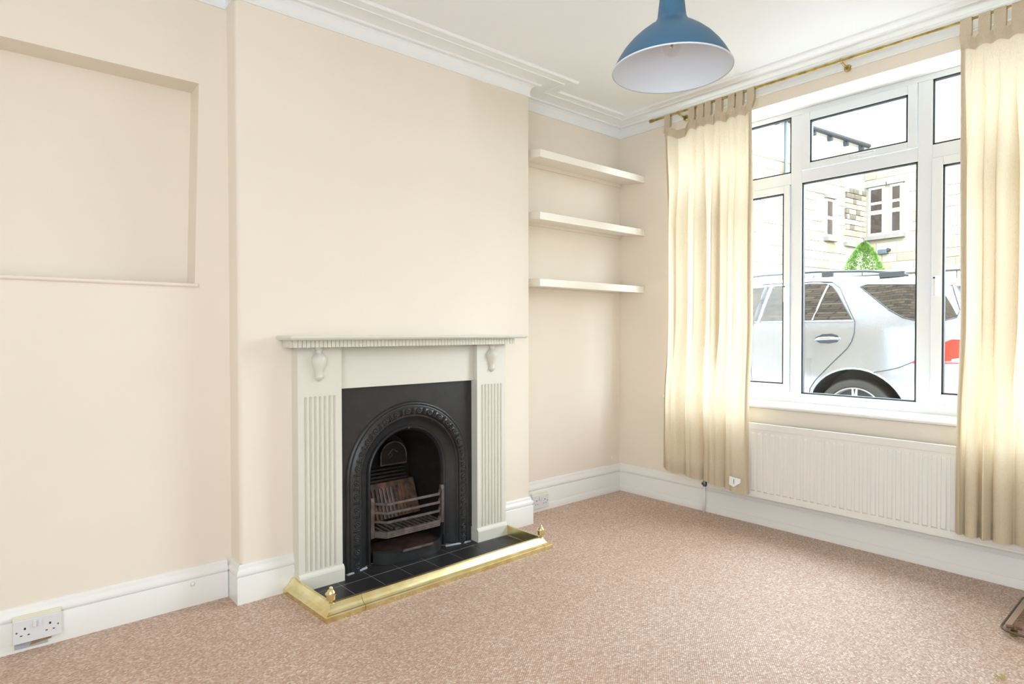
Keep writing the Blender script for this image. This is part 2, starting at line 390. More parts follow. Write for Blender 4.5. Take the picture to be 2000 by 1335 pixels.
bb = struct(sweep(MB(), [(XR, 0), (0, 0), (0, Y_REAR)], base_prof(0.203)), 'baseboard_right', 'gloss', 'tall white baseboard meeting in the corner under the window', smooth=True, auto=35)
bead = sweep(MB(), [(XR, -0.018), (-0.018, -0.018), (-0.018, Y_REAR)], [(0, 0), (0.009, 0), (0.009, 0.036), (0.006, 0.043), (0, 0.043)]).build('bead_strip', 'gloss', smooth=True, auto=35)
bead.parent = bb
# little paint blob on the left baseboard, white disc on the alcove wall
nub = MB().lathe([(0.0, -0.006), (0.010, -0.004), (0.008, 0.003), (0.0, 0.006)], n=10).build('paint_blob', 'gloss', smooth=True); nub.rotation_euler = (PI/2, 0, 0.3); nub.location = (-2.99, YL-0.02, 0.098)
nub.parent = bpy.data.objects['baseboard_left']
disc = Thing('wall_disc', (-0.09, 0, 0.254), 'tiny cream disc on the alcove wall above the corner baseboard', 'wall disc')
a_ = disc.add(MB().lathe([(0, 0), (0.013, 0), (0.013, 0.004), (0.008, 0.007), (0, 0.007)], n=20), 'disc_base', 'wall', smooth=True, auto=40)
b_ = disc.add(MB().lathe([(0, 0.007), (0.005, 0.007), (0.004, 0.012), (0, 0.013)], n=14), 'disc_knob', 'cream_pl', smooth=True, auto=40)
for q in (a_, b_):
    q.matrix_parent_inverse = Matrix.Identity(4); q.rotation_euler = (PI/2, 0, 0); q.location = (0, 0, 0)

# ------------------------------------------------------------------ window
win = bpy.data.objects.new('window_1', None); COL.objects.link(win); win.location = (WIN, -1.59, WZ0)
tag(win, 'white plastic framed window of six panes looking onto the street', None, None, 'structure')
WT = Thing.__new__(Thing); WT.o = win; WT.loc = Vector(win.location)
FX0, FX1 = WIN, WIN+0.034
ML0, ML1, MR0, MR1 = -1.205, -1.273, -1.902, -1.970     # mullions (y)
TZ0, TZ1 = 2.133, 2.207                                  # transom (z)
GZB, GZT = 0.811, 2.560                                  # bottom / top rails
def frame_member(y0, y1, z0, z1, name='frame_rail', parent=None, x0=FX0, x1=FX1):
    return WT.add(MB().box(x0, x1, min(y0, y1), max(y0, y1), z0, z1), name, 'upvc', parent, bevel=0.003)
frame_member(WY0, WY1, WZ0, GZB, 'bottom_rail'); frame_member(WY0, WY1, GZT, WZ1, 'top_rail')
frame_member(WY0, WY0-0.06, GZB, GZT, 'jamb'); frame_member(WY1, WY1+0.06, GZB, GZT, 'jamb')
frame_member(ML0, ML1, GZB, GZT, 'mullion'); frame_member(MR0, MR1, GZB, GZT, 'mullion')
JL, JR = WY0-0.06, WY1+0.06
for a, b in ((JL, ML0), (ML1, MR0), (MR1, JR)): frame_member(a, b, TZ0, TZ1, 'transom')
def pane(y0, y1, z0, z1, x, parent=None, mat='glass'):
    """glass with a dark gasket ring just behind the bead"""
    ya, yb = max(y0, y1), min(y0, y1)
    g = MB(); t = 0.009
    for (c, e, f, h) in ((yb, yb+t, z0, z1), (ya-t, ya, z0, z1), (yb, ya, z0, z0+t), (yb, ya, z1-t, z1)):
        g.box(x+0.006, x+0.030, c-0.0005, e+0.0005, f, h)
    pn = WT.add(MB().box(x+0.028, x+0.032, yb, ya, z0, z1), 'pane', mat, parent)
    WT.add(g, 'gasket', 'gasket', parent, merge=False)
    return pn
def sash(y0, y1, z0, z1, gy0, gy1, gz0, gz1, name, mat='glass'):
    ya, yb = max(y0, y1), min(y0, y1); ga, gb = max(gy0, gy1), min(gy0, gy1); x = WIN-0.014
    s = MB()
    s.box(x, x+0.034, yb, gb, z0, z1); s.box(x, x+0.034, ga, ya, z0, z1); s.box(x, x+0.034, gb, ga, z0, gz0); s.box(x, x+0.034, gb, ga, gz1, z1)
    o = WT.add(s, name, 'upvc', bevel=0.003, merge=False)
    pane(gy0, gy1, gz0, gz1, x, o, mat)
    return o
pane(JL, ML0, TZ1, GZT, WIN); pane(MR1, JR, TZ1, GZT, WIN); pane(ML1, MR0, GZB, TZ0, WIN)
g_ = 0.0025
sl = sash(JL-g_, ML0+g_, GZB+g_, TZ0-g_, JL-0.045, -1.166, 0.866, 2.084, 'casement_sash', 'glass_haze')
sr = sash(MR1-g_, JR+g_, GZB+g_, TZ0-g_, -2.022, JR+0.045, 0.864, 2.088, 'casement_sash')
sv = sash(ML1-g_, MR0+g_, TZ1+g_, GZT-g_, -1.326, -1.856, 2.246, 2.508, 'vent_sash')
# handles
h = MB(); hx = WIN-0.014
h.box(hx-0.010, hx, -1.61, -1.555, 2.216, 2.238); h.box(hx-0.024, hx-0.010, -1.592, -1.572, 2.219, 2.236)
h.box(hx-0.026, hx-0.014, -1.70, -1.572, 2.222, 2.234)
WT.add(h, 'handle', 'white_pl', sv, bevel=0.004, merge=False)
for s_, y in ((sl, -1.186), (sr, -1.995)):
    h = MB(); h.box(hx-0.010, hx, y-0.013, y+0.013, 1.44, 1.50); h.box(hx-0.03, hx-0.010, y-0.009, y+0.009, 1.478, 1.496); h.box(hx-0.032, hx-0.018, y-0.008, y+0.008, 1.39, 1.496)
    WT.add(h, 'handle', 'white_pl', s_, bevel=0.004, merge=False)
    WT.add(MB().box(hx-0.034, hx-0.03, y-0.004, y+0.004, 1.483, 1.491), 'key_hole', 'dark', s_)
sill = MB(); sill.prism([(WIN, 0.727), (-0.022, 0.727), (-0.032, 0.733), (-0.034, 0.742), (-0.029, 0.750), (-0.018, 0.753), (WIN, 0.753)], 'y', WY1-0.03, WY0+0.03)
WT.add(sill, 'window_sill', 'gloss', smooth=True, auto=40)

# ------------------------------------------------------------------ fireplace surround
FC = -1.9625
S = Thing('fireplace_surround', (FC, -0.25, 0), 'pale grey-green wooden fireplace surround with fluted legs and a mantel shelf', 'fireplace surround')
YB = -D+0.0
def leg(x0, x1):
    m = MB(); yf = -0.250
    n = 7; w = 0.0125; pitch = (x1-x0-0.050)/n; dep = 0.007
    pts = [(x0, yf)]
    for k in range(n):
        c = x0+0.025+pitch*(k+0.5)
        pts += [(c-w/2, yf), (c-w/2+0.002, yf+dep), (c+w/2-0.002, yf+dep), (c+w/2, yf)]
    pts.append((x1, yf))
    flat = [(p[0], yf) for p in pts]
    zs = [0.02, 0.090, 0.0902, 0.902, 0.9022, 1.135]
    rows = [[(p[0], p[1], z) for p in q] for q, z in zip((flat, flat, pts, pts, flat, flat), zs)]
    m.grid(rows)
    for x in (x0, x1): m.face([(x, yf, 0.02), (x, YB, 0.02), (x, YB, 1.135), (x, yf, 1.135)])
    m.face([(x0, yf, 1.135), (x1, yf, 1.135), (x1, YB, 1.135), (x0, YB, 1.135)])
    o = S.add(m, 'leg', 'surround')
    p = MB(); p.prism([(YB, 0.0075), (-0.263, 0.0075), (-0.263, 0.066), (-0.260, 0.074), (-0.2505, 0.084), (YB, 0.084)], 'x', x0-(0.0012 if x0 < FC else 0.004), x1+(0.005 if x0 < FC else 0.0012))
    S.add(p, 'plinth', 'surround', o)
    return o
legs = [leg(-2.588, -2.374), leg(-1.557, -1.347)]
S.add(MB().box(-2.3735, -1.5575, -0.217, YB, 0.928, 1.135), 'header', 'surround', bevel=0.002)
# frieze board behind the dentils, then each dentil block
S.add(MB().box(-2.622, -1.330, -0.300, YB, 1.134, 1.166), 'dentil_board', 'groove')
db = MB().box(-0.0087, 0.0087, -0.006, 0.006, -0.0165, 0.0165).build('dentil', 'surround')
n = 66; xs0, xs1 = -2.628, -1.324; w = (xs1-xs0)/n
def place(src, first, loc, rot=None):
    o = src if first else share(src)
    o.location = loc
    if rot: o.rotation_euler = rot
    S.put(o); return o
for k in range(n): place(db, k == 0, (xs0+w*(k+0.5), -0.304, 1.1495))
for k in range(5):
    for x in (-2.627, -1.325): place(db, False, (x, -0.285+k*0.0198, 1.1495), (0, 0, PI/2))
ms = MB()
prof = [(0, 1.1665), (0.172, 1.1665), (0.178, 1.170), (0.183, 1.177), (0.183, 1.181), (0.178, 1.187), (0, 1.187)]
x0, x1 = -2.660, -1.265
def shelf_ring(s, z):
    k = 0.183-s
    return [(x0+k, YB, z), (x0+k, -D-s, z), (x1-k, -D-s, z), (x1-k, YB, z)]
rows = [shelf_ring(s, z) for s, z in prof[1:-1]]
ms.grid(rows); ms.face(rows[0]); ms.face(rows[-1])
S.add(ms, 'mantel_shelf', 'surround')
drop = [(0.021, 1.134), (0.021, 1.122), (0.016, 1.119), (0.016, 1.106), (0.021, 1.102), (0.023, 1.097), (0.034, 1.085), (0.036, 1.074), (0.035, 1.062), (0.028, 1.043), (0.021, 1.024),
        (0.017, 1.008), (0.018, 0.998), (0.022, 0.994), (0.021, 0.988), (0.011, 0.979), (0.004, 0.974), (0.0005, 0.972)]
for xx, lg in ((-2.487, legs[0]), (-1.452, legs[1])):
    S.add(MB().lathe(drop, (xx, -0.251, 0), 20, PI, 2*PI), 'corbel_drop', 'surround', lg, smooth=True, auto=50)

# ------------------------------------------------------------------ cast iron insert
I = Thing('fireplace_insert', (-1.957, -0.2, 0), 'black cast iron arched fireplace insert with a beaded arch band and fire bars', 'fireplace insert')
AC, SP, ZB = -1.957, 0.462, 0.0075
NS, NL = 40, 10
def arch(r, y, sp=SP, cx=AC, zb=ZB):
    pts = [(cx-r, y, zb+(sp-zb)*k/NL) for k in range(NL)]
    pts += [(cx-r*math.cos(PI*k/NS), y, sp+r*math.sin(PI*k/NS)) for k in range(NS+1)]
    pts += [(cx+r, y, sp-(sp-zb)*k/NL) for k in range(1, NL+1)]
    return pts
def rect_map(pts, y, x0, x1, zt, zb=ZB):
    out = []
    for (px, _, pz) in pts:
        dx, dz = px-AC, max(pz-SP, 0)
        if pz <= SP: out.append((x0 if dx < 0 else x1, y, pz)); continue
        t = min(((x1-AC)/abs(dx)) if abs(dx) > 1e-6 else 1e9, ((zt-SP)/dz) if dz > 1e-6 else 1e9)
        out.append((AC+dx*t, y, SP+dz*t))
    return out
a0 = arch(0.374, -0.196)
rect = rect_map(a0, -0.196, -2.3760, -1.5560, 0.9275)
m = MB().grid([rect, a0])
ct = [i for i in range(len(a0)-1) if True]
# square the two top corners
for sx, xx in ((-1, -2.3760), (1, -1.5560)):
    best = None
    for i in range(len(rect)-1):
        p, q = rect[i], rect[i+1]
        if abs(p[0]-q[0]) > 1e-6 and abs(p[2]-q[2]) > 1e-6: m.face([p, q, (xx if (p[0] < AC) == (sx < 0) else p[0], -0.196, 0.9275)]) if (p[0] < AC) == (sx < 0) else None
I.add(m, 'face_plate', 'iron')
band = [(0.374, -0.196), (0.370, -0.205), (0.362, -0.208), (0.356, -0.203), (0.350, -0.203), (0.346, -0.208), (0.338, -0.214), (0.325, -0.217), (0.312, -0.214), (0.305, -0.207), (0.303, -0.201),
        (0.298, -0.203), (0.293, -0.200), (0.290, -0.194)]
I.add(MB().grid([arch(r, y) for r, y in band]), 'arch_band', 'iron', smooth=True, auto=60)
I.add(MB().grid([arch(r, y) for r, y in [(0.290, -0.194), (0.282, -0.184), (0.262, -0.168), (0.240, -0.157)]]), 'arch_cheek', 'iron', smooth=True)
ring = I.add(MB().grid([arch(r, y) for r, y in [(0.240, -0.157), (0.238, -0.166), (0.231, -0.171), (0.224, -0.166), (0.222, -0.160), (0.218, -0.156), (0.216, -0.145)]]), 'inner_ring', 'iron', smooth=True, auto=60)
# rosettes and darts on the band
ros = MB().lathe([(0.0, 0.010), (0.0035, 0.0095), (0.0055, 0.006), (0.0075, 0.002), (0.009, 0.006), (0.0115, 0.009), (0.0145, 0.006), (0.0155, 0)], n=12).build('rosette', 'iron', smooth=True)
dart = MB(); dart.lathe([(0.0, 0.0)]+[(0.0052*math.sin(t), 0.0) for t in (0.1,)], n=3)
dart = MB().box(-0.0055, -0.0018, -0.017, 0.017, 0, 0.009).box(0.0018, 0.0055, -0.017, 0.017, 0, 0.009).build('dart', 'iron', merge=False)
rc = 0.325; total = 2*(SP-ZB)+PI*rc; step = total/28
def on_band(t):
    if t < SP-ZB: return (AC-rc, ZB+t, 0.0)
    t2 = t-(SP-ZB)
    if t2 < PI*rc:
        a = t2/rc; return (AC-rc*math.cos(a), SP+rc*math.sin(a), a)
    return (AC+rc, SP-(t2-PI*rc), PI)
fr = fd = True
for k in range(28):
    x, z, a = on_band(step*(k+0.5))
    o = ros if fr else share(ros); fr = False
    o.location = (x, -0.2155, z); o.rotation_euler = (PI/2, 0, 0); I.put(o)
    if k < 27:
        x, z, a = on_band(step*(k+1.0))
        o = dart if fd else share(dart); fd = False
        o.rotation_euler = (PI/2, a+PI/2, 0); o.location = (x, -0.2145, z); I.put(o)
kn = MB().lathe([(0, 0.010), (0.006, 0.008), (0.009, 0.003), (0.009, 0)], n=12).build('key_boss', 'iron', smooth=True)
kn.rotation_euler = (PI/2, 0, 0); kn.location = (AC, -0.168, SP+0.230); I.put(kn)
# firebox
fb = MB().grid([arch(r, y) for r, y in [(0.216, -0.146), (0.214, -0.10), (0.195, 0.0), (0.165, 0.11)]])
fb.face(arch(0.165, 0.11)); fb.face([(AC-0.216, -0.146, ZB), (AC+0.216, -0.146, ZB), (AC+0.165, 0.11, ZB), (AC-0.165, 0.11, ZB)])
I.add(fb, 'firebox', 'iron_dark', smooth=True, auto=40)
# damper plate on the back with raised rim and chevron
dc, dz0, dr = -1.912, 0.452, 0.082
da = [(dc-dr, 0.07, dz0)]+[(dc-dr*math.cos(PI*k/16), 0.07, dz0+0.045+dr*math.sin(PI*k/16)) for k in range(17)]+[(dc+dr, 0.07, dz0)]
m = MB(); m.face(da); m.grid([da, [(p[0], 0.10, p[2]) for p in da]], True)
dm = I.add(m, 'damper_plate', 'iron_dark')
I.add(MB().tube(da+[da[0]], 0.004, 6), 'damper_rim', 'rust', dm)
I.add(MB().tube([(dc-0.040, 0.066, dz0+0.055), (dc-0.008, 0.066, dz0+0.088), (dc+0.022, 0.066, dz0+0.068)], 0.003, 6), 'damper_chevron', 'rust', dm)
I.add(MB().tube([(dc-0.030, 0.066, dz0+0.040), (dc-0.008, 0.066, dz0+0.052), (dc-0.018, 0.066, dz0+0.062)], 0.002, 6), 'damper_chevron', 'rust', dm)
# stepped throat ledge and ribbed fireback
for k in range(4):
    z = 0.372+0.017*k; I.add(MB().box(AC-0.165, AC+0.115, 0.030+0.012*k, 0.10, z, z+0.013), 'throat_step', 'iron_dark', bevel=0.003)
bx0, bx1 = -2.105, -1.800
m = MB(); A = [(bx0, -0.05, 0.185), (bx1, -0.03, 0.185), (bx1, 0.045, 0.365), (bx0, 0.025, 0.365)]; B = [(x, y+0.03, z) for x, y, z in A]
m.grid([A, B], True); m.face(A); m.face(B)
bk = I.add(m, 'fireback', 'firebrick')
for k in range(12):
    t = (k+0.5)/12; x = bx0+0.012+(bx1-bx0-0.024)*t
    yb_, yt_ = -0.05+0.02*t-0.006, 0.025+0.02*t-0.006
    zt = 0.340
    yt2 = yb_+(yt_-yb_)*(zt-0.185)/0.18
    m = MB(); wv = 0.0065
    m.grid([[(x-wv, yb_+0.012, 0.19), (x-wv*0.6, yb_, 0.19), (x+wv*0.6, yb_, 0.19), (x+wv, yb_+0.012, 0.19)], [(x-wv, yt2+0.012, zt), (x-wv*0.6, yt2, zt), (x+wv*0.6, yt2, zt), (x+wv, yt2+0.012, zt)]])
    m.face([(x-wv, yt2+0.012, zt), (x-wv*0.6, yt2, zt), (x+wv*0.6, yt2, zt), (x+wv, yt2+0.012, zt)])
    I.add(m, 'rib', 'firebrick' if k not in (2, 3, 4, 5) else 'rust', bk)
# fire bars: plan of the bowed grate
GP = [(-2.176, -0.150), (-2.118, -0.226), (-1.797, -0.226), (-1.738, -0.150)]
gr = None
def bar(z, h, dpt, name, mat='rust'):
    m = MB(); inn = off_path([(x, y) for x, y in GP], -dpt)
    inn = [(q.x, q.y) for q in inn]
    rows = [[(x, y, z) for x, y in GP], [(x, y, z+h) for x, y in GP], [(x, y, z+h) for x, y in inn], [(x, y, z) for x, y in inn]]
    m.grid(rows+[rows[0]]); m.face([r[0] for r in rows]); m.face([r[-1] for r in rows])
    return I.add(m, name, mat, gr, bevel=0.002)
gr = bar(0.143, 0.032, 0.016, 'grate_ledge')
for k in range(3):
    o = bar(0.1425+0.0095*k+0.002, 0.0045, 0.004, 'ledge_reed')
    o.location.y -= 0.002
for z in (0.219, 0.266, 0.312): bar(z, 0.0125, 0.012, 'fire_bar')
for x in (-2.172, -1.742):
    m = MB(); m.prism([(-0.150, 0.140), (-0.172, 0.140), (-0.176, 0.33), (-0.170, 0.350), (-0.152, 0.350)], 'x', x-0.010, x+0.010)
    I.add(m, 'grate_post', 'rust', gr, bevel=0.003)
for k in range(13):
    x = -2.140+k*0.0305; y0_ = -0.215 if -2.115 < x < -1.80 else -0.185
    I.add(MB().box(x-0.007, x+0.007, y0_, -0.04, 0.158, 0.168), 'grate_slat', 'rust', gr, bevel=0.002)
# loose coal and ash flecks
cm = bmesh.new(); bmesh.ops.create_icosphere(cm, subdivisions=2, radius=0.016)
for v in cm.verts: v.co *= 0.75+0.5*random.random(); v.co.z *= 0.7
me = bpy.data.meshes.new('coal_lump'); cm.to_mesh(me); cm.free(); me.materials.append(M['coal'])
co = bpy.data.objects.new('coal_lump', me); COL.objects.link(co); co.location = (-2.050, -0.200, 0.178); co.scale = (1.3, 1, 1)
tag(co, 'small black lump of coal lying on the fire grate', 'coal')
# ash pan
P = Thing('ash_pan', (AC, -0.18, 0.007), 'low bow-fronted dark metal ash pan on the hearth under the grate', 'ash pan')
def panpath(k, n=24):
    pts = []
    for i in range(n+1):
        t = -1+2*i/n
        pts.append((AC+(0.212-k)*(abs(t)**0.8)*(1 if t > 0 else -1), -0.165-(0.085-k)*(1-abs(t)**3.2)))
    return pts
po, pi_ = panpath(0), panpath(0.008)
rows = [[(x, y, 0.008) for x, y in po], [(x, y, 0.068) for x, y in po], [(x, y-0.004, 0.070) for x, y in po], [(x, y-0.004, 0.076) for x, y in po], [(x, y, 0.076) for x, y in pi_], [(x, y, 0.012) for x, y in pi_]]
P.add(MB().grid(rows), 'pan_front', 'iron', smooth=True, auto=40)
m = MB(); m.face([(x, y, 0.052) for x, y in pi_]+[(AC+0.2, -0.02, 0.06), (AC-0.2, -0.02, 0.06)])
P.add(m, 'pan_tray', pm('rusty_tray', (84, 52, 40), 0.7, noise=(20, 0.5), var=(44, 32, 28)))
P.add(MB().box(AC-0.09, AC+0.095, -0.262, -0.252, 0.066, 0.078), 'pan_lip', 'rust', bevel=0.002)
for x, y, r in ((-2.10, -0.215, 0.006), (-2.02, -0.20, 0.004), (-1.97, -0.21, 0.005)):
    bm_ = MB().lathe([(0, 0.004), (r, 0.001), (r*0.8, 0)], (x, y, 0.053), 7)
    P.add(bm_, 'ash_fleck', 'ash')

# ------------------------------------------------------------------ hearth of black tiles
HR = math.radians(2.2)
H = Thing('hearth', (FC, -0.4, 0.0), 'flat hearth of black square tiles with pale grout lines', 'hearth')
def hrot(x, y, z):
    dx, dy = x-FC, y+0.40
    return (FC+dx*math.cos(HR)-dy*math.sin(HR), -0.40+dx*math.sin(HR)+dy*math.cos(HR), z)
m = MB(); m.box(-2.566, -1.346, -0.530, -0.150, 0.0005, 0.0062)
H.add(m, 'grout_bed', 'grout')
ty = [(-0.145, -0.287), (-0.291, -0.431), (-0.435, -0.524)]
tx = [-2.56+0.1575*k for k in range(-1, 10)]
for (ya, yb_) in ty:
    for k in range(len(tx)-1):
        xa, xb = max(tx[k]+0.0014, -2.562), min(tx[k+1]-0.0014, -1.350)
        if xb-xa < 0.015: continue
        m = MB(); c4 = [(xa, yb_), (xb, yb_), (xb, ya), (xa, ya)]
        lo = [hrot(x, y, 0.001) for x, y in c4]; hi = [hrot(x, y, 0.0070) for x, y in c4]
        m.grid([lo, hi], True); m.face(hi); m.face(lo)
        H.add(m, 'tile', 'slate')
for (xa, ya, xb, yb_) in ((-2.335, -0.202, -2.215, -0.178), (-1.735, -0.178, -1.58, -0.205)):   # rough mortar fillets at the insert feet
    m = MB(); m.tube([(xa, ya-0.012, 0.008), ((xa+xb)/2, (ya+yb_)/2-0.014, 0.009), (xb, yb_-0.010, 0.008)], 0.007, 6)
    H.add(m, 'mortar_fillet', 'frost', smooth=True)

# ------------------------------------------------------------------ brass fender
F = Thing('fender', (FC, -0.6, 0), 'low polished brass fender kerb around the hearth with corner finials', 'fender')
fo = [(-2.642, -0.200), (-2.617, -0.612), (-1.290, -0.586), (-1.294, -0.200)]      # outer foot line
fo_prof = [(0, 0.0), (0, 0.030), (0.006, 0.034), (0.016, 0.038), (0.030, 0.046), (0.042, 0.058), (0.052, 0.074), (0.057, 0.084), (0.072, 0.088), (0.074, 0.084), (0.076, 0.0)]
fo_prof = [(s*0.70, z*0.72) for s, z in fo_prof]
def fender_piece(path):
    # path runs with the hearth on its left; offset is to the left = negative right offset
    m = MB(); rows = []
    for s, z in fo_prof: rows.append([(q.x, q.y, z) for q in off_path(path, -s)])
    return m, rows
full = {s: off_path(fo, -s) for s, _ in fo_prof}
def cut(a, b, t): return a+(b-a)*t
def piece(name, segs):
    """segs: list of functions giving a plan point for offset s"""
    rows = [[(g(s).x, g(s).y, z) for g in segs] for s, z in fo_prof]
    m = MB().grid(rows); m.face([r[0] for r in rows]); m.face([r[-1] for r in rows])
    return F.add(m, name, 'brass')
TL, TR_ = 0.135, 0.955
end0 = lambda s: full[s][0]; c1 = lambda s: full[s][1]; c2 = lambda s: full[s][2]; end1 = lambda s: full[s][3]
def along(t): 
    # cut square across the front rail
    d = (Vector(fo[2])-Vector(fo[1])); L_ = d.length; d.normalize(); nrm = Vector((-d.y, d.x))
    return lambda s: Vector(fo[1])+d*L_*t+nrm*s
piece('left_corner_rail', [end0, c1, along(TL)])
piece('front_rail', [along(TL+0.0014), along(TR_-0.0014)])
piece('right_corner_rail', [along(TR_), c2, end1])
fin = [(r*1.4, z*1.12) for r, z in [(0.0, 0.062), (0.004, 0.061), (0.006, 0.057), (0.0055, 0.053), (0.008, 0.050), (0.012, 0.044), (0.0135, 0.039), (0.0175, 0.037), (0.0175, 0.034), (0.0135, 0.032), (0.0135, 0.026), (0.0125, 0.013), (0.006, 0.010), (0.005, 0.006), (0.010, 0.003), (0.012, 0.0)]]
for c in (c1, c2):
    q = (c(fo_prof[7][0])+c(fo_prof[8][0]))/2
    F.add(MB().lathe([(r, z+0.0610) for r, z in fin], (q.x, q.y, 0), 20), 'finial', 'brass', smooth=True, auto=40)

# ------------------------------------------------------------------ sockets
def socket(loc, label, x1clip=None):
    T = Thing('wall_socket', loc, label, 'socket', 'double wall sockets')
    def ab(mb, name, mat, parent=None, **k):
        o = mb.build(name, mat, None, **k); o.parent = parent or T.o; return o
    pl = ab(MB().box(-0.074, 0.074, -0.008, 0.0, -0.043, 0.043), 'plate', 'white_pl', bevel=0.002)
    ab(MB().box(-0.074, 0.074, 0.0, 0.010, -0.043, 0.058), 'back_box', 'cream_pl', bevel=0.001)
    for sx in (-1, 1):
        ab(MB().box(sx*0.0085-0.0055, sx*0.0085+0.0055, -0.013, -0.008, 0.010, 0.034), 'switch', 'white_pl', bevel=0.0015)
        cx = sx*0.038
        ab(MB().box(cx-0.003, cx+0.003, -0.0086, -0.0075, 0.006, 0.014), 'earth_hole', 'dark', pl)
        for q in (-0.011, 0.011): ab(MB().box(cx+q-0.0035, cx+q+0.0035, -0.0086, -0.0075, -0.016, -0.0125), 'pin_hole', 'dark', pl)
        s = MB().lathe([(0, 0.001), (0.003, 0.0005), (0.003, -0.001)], n=10).build('screw', 'screw'); s.parent = pl; s.rotation_euler = (PI/2, 0, 0); s.location = (sx*0.0625, -0.0082, 0.0)
    return T
socket((-3.531, YL-0.029, 0.080), 'white double wall socket on the left alcove baseboard')
socket((-0.862, -0.029, 0.068), 'white double wall socket half hidden beside the chimney breast baseboard')
m = MB(); m.box(-3.60, -3.50, YL-0.022, YL-0.0175, 0.012, 0.036)
so = m.build('damaged_patch', 'frost'); so.parent = bpy.data.objects['baseboard_left']
m = MB(); m.prism([(-3.555, 0.018), (-3.49, 0.026), (-3.485, 0.036), (-3.545, 0.034)], 'y', YL-0.024, YL-0.018)
so = m.build('chipped_wood', pm('raw_wood', (176, 144, 104), 0.8, noise=(30, 0.3))); so.parent = bpy.data.objects['baseboard_left']

# ------------------------------------------------------------------ floating shelves
for (zf, zb_, label) in ((2.291, 2.322, 'white floating wall shelf in the alcove, topmost of three'), (1.904, 1.930, 'white floating wall shelf in the alcove, middle of three'),
                         (1.488, 1.500, 'white floating wall shelf in the alcove, lowest of three')):
    T = Thing('floating_shelf', (-0.525, -0.02, zf), label, 'shelf', 'alcove shelves')
    m = MB(); th = 0.047
    m.prism([(-0.001, zb_), (-0.232, zf), (-0.232, zf+th), (-0.001, zb_+th)], 'x', -1.048, -0.001)
    T.add(m, 'shelf_board', 'shelfpaint', bevel=0.0015)
    T.add(MB().box(XR+0.002, -0.001, -0.016, -0.0005, zf+0.004, zb_-0.002), 'wall_batten', 'wall')

# ------------------------------------------------------------------ pendant lamp
LC = Vector((-1.954, -1.824, 2.054))
T = Thing('pendant_lamp', (LC.x, LC.y, ZC), 'blue metal dome pendant lamp with white inside hanging from the ceiling', 'lamp')
outer = [(0.191, 0.0), (0.191, 0.003), (0.184, 0.018), (0.172, 0.040), (0.156, 0.064), (0.134, 0.090), (0.108, 0.114), (0.082, 0.134), (0.063, 0.146), (0.056, 0.152), (0.052, 0.160), (0.048, 0.166),
         (0.046, 0.172), (0.043, 0.20), (0.039, 0.235), (0.035, 0.27), (0.030, 0.285), (0.012, 0.292), (0.004, 0.294)]
inner = [(0.191, 0.0), (0.187, 0.001), (0.181, 0.017), (0.169, 0.039), (0.153, 0.062), (0.131, 0.088), (0.105, 0.111), (0.079, 0.131), (0.058, 0.143), (0.045, 0.16), (0.038, 0.22), (0.0, 0.225)]
sh = T.add(MB().lathe(outer, LC, 64), 'lamp_shade', 'blue', smooth=True, auto=40)
T.add(MB().lathe(inner, LC, 64), 'shade_lining', 'lampwhite', sh, smooth=True, auto=40)
T.add(MB().lathe([(0.1915, -0.001), (0.1935, 0.0005), (0.1925, 0.0035), (0.1895, 0.003), (0.189, 0.0)], LC, 64), 'shade_rim', 'lampwhite', sh, smooth=True)
T.add(MB().lathe([(0.0, 0.045), (0.012, 0.047), (0.022, 0.056), (0.0285, 0.070), (0.030, 0.084), (0.026, 0.102), (0.017, 0.120), (0.013, 0.135), (0.013, 0.15)], LC, 28), 'bulb', 'bulb', smooth=True)
T.add(MB().tube([(LC.x-0.006, LC.y, LC.z+0.075), (LC.x-0.003, LC.y, LC.z+0.105), (LC.x, LC.y, LC.z+0.072), (LC.x+0.004, LC.y, LC.z+0.105), (LC.x+0.007, LC.y, LC.z+0.075)], 0.001, 5), 'filament', 'brass_d')
T.add(MB().lathe([(0.016, 0.14), (0.018, 0.15), (0.018, 0.19), (0.012, 0.225)], LC, 20), 'bulb_holder', 'white_pl', smooth=True, auto=40)
T.add(MB().tube([(LC.x, LC.y, LC.z+0.29), (LC.x, LC.y, ZC-0.02)], 0.0035, 8), 'cord', 'white_pl')
T.add(MB().lathe([(0.004, -0.055), (0.020, -0.045), (0.040, -0.02), (0.045, 0.0)], (LC.x, LC.y, ZC), 28), 'ceiling_rose', 'white_pl', smooth=True, auto=50)

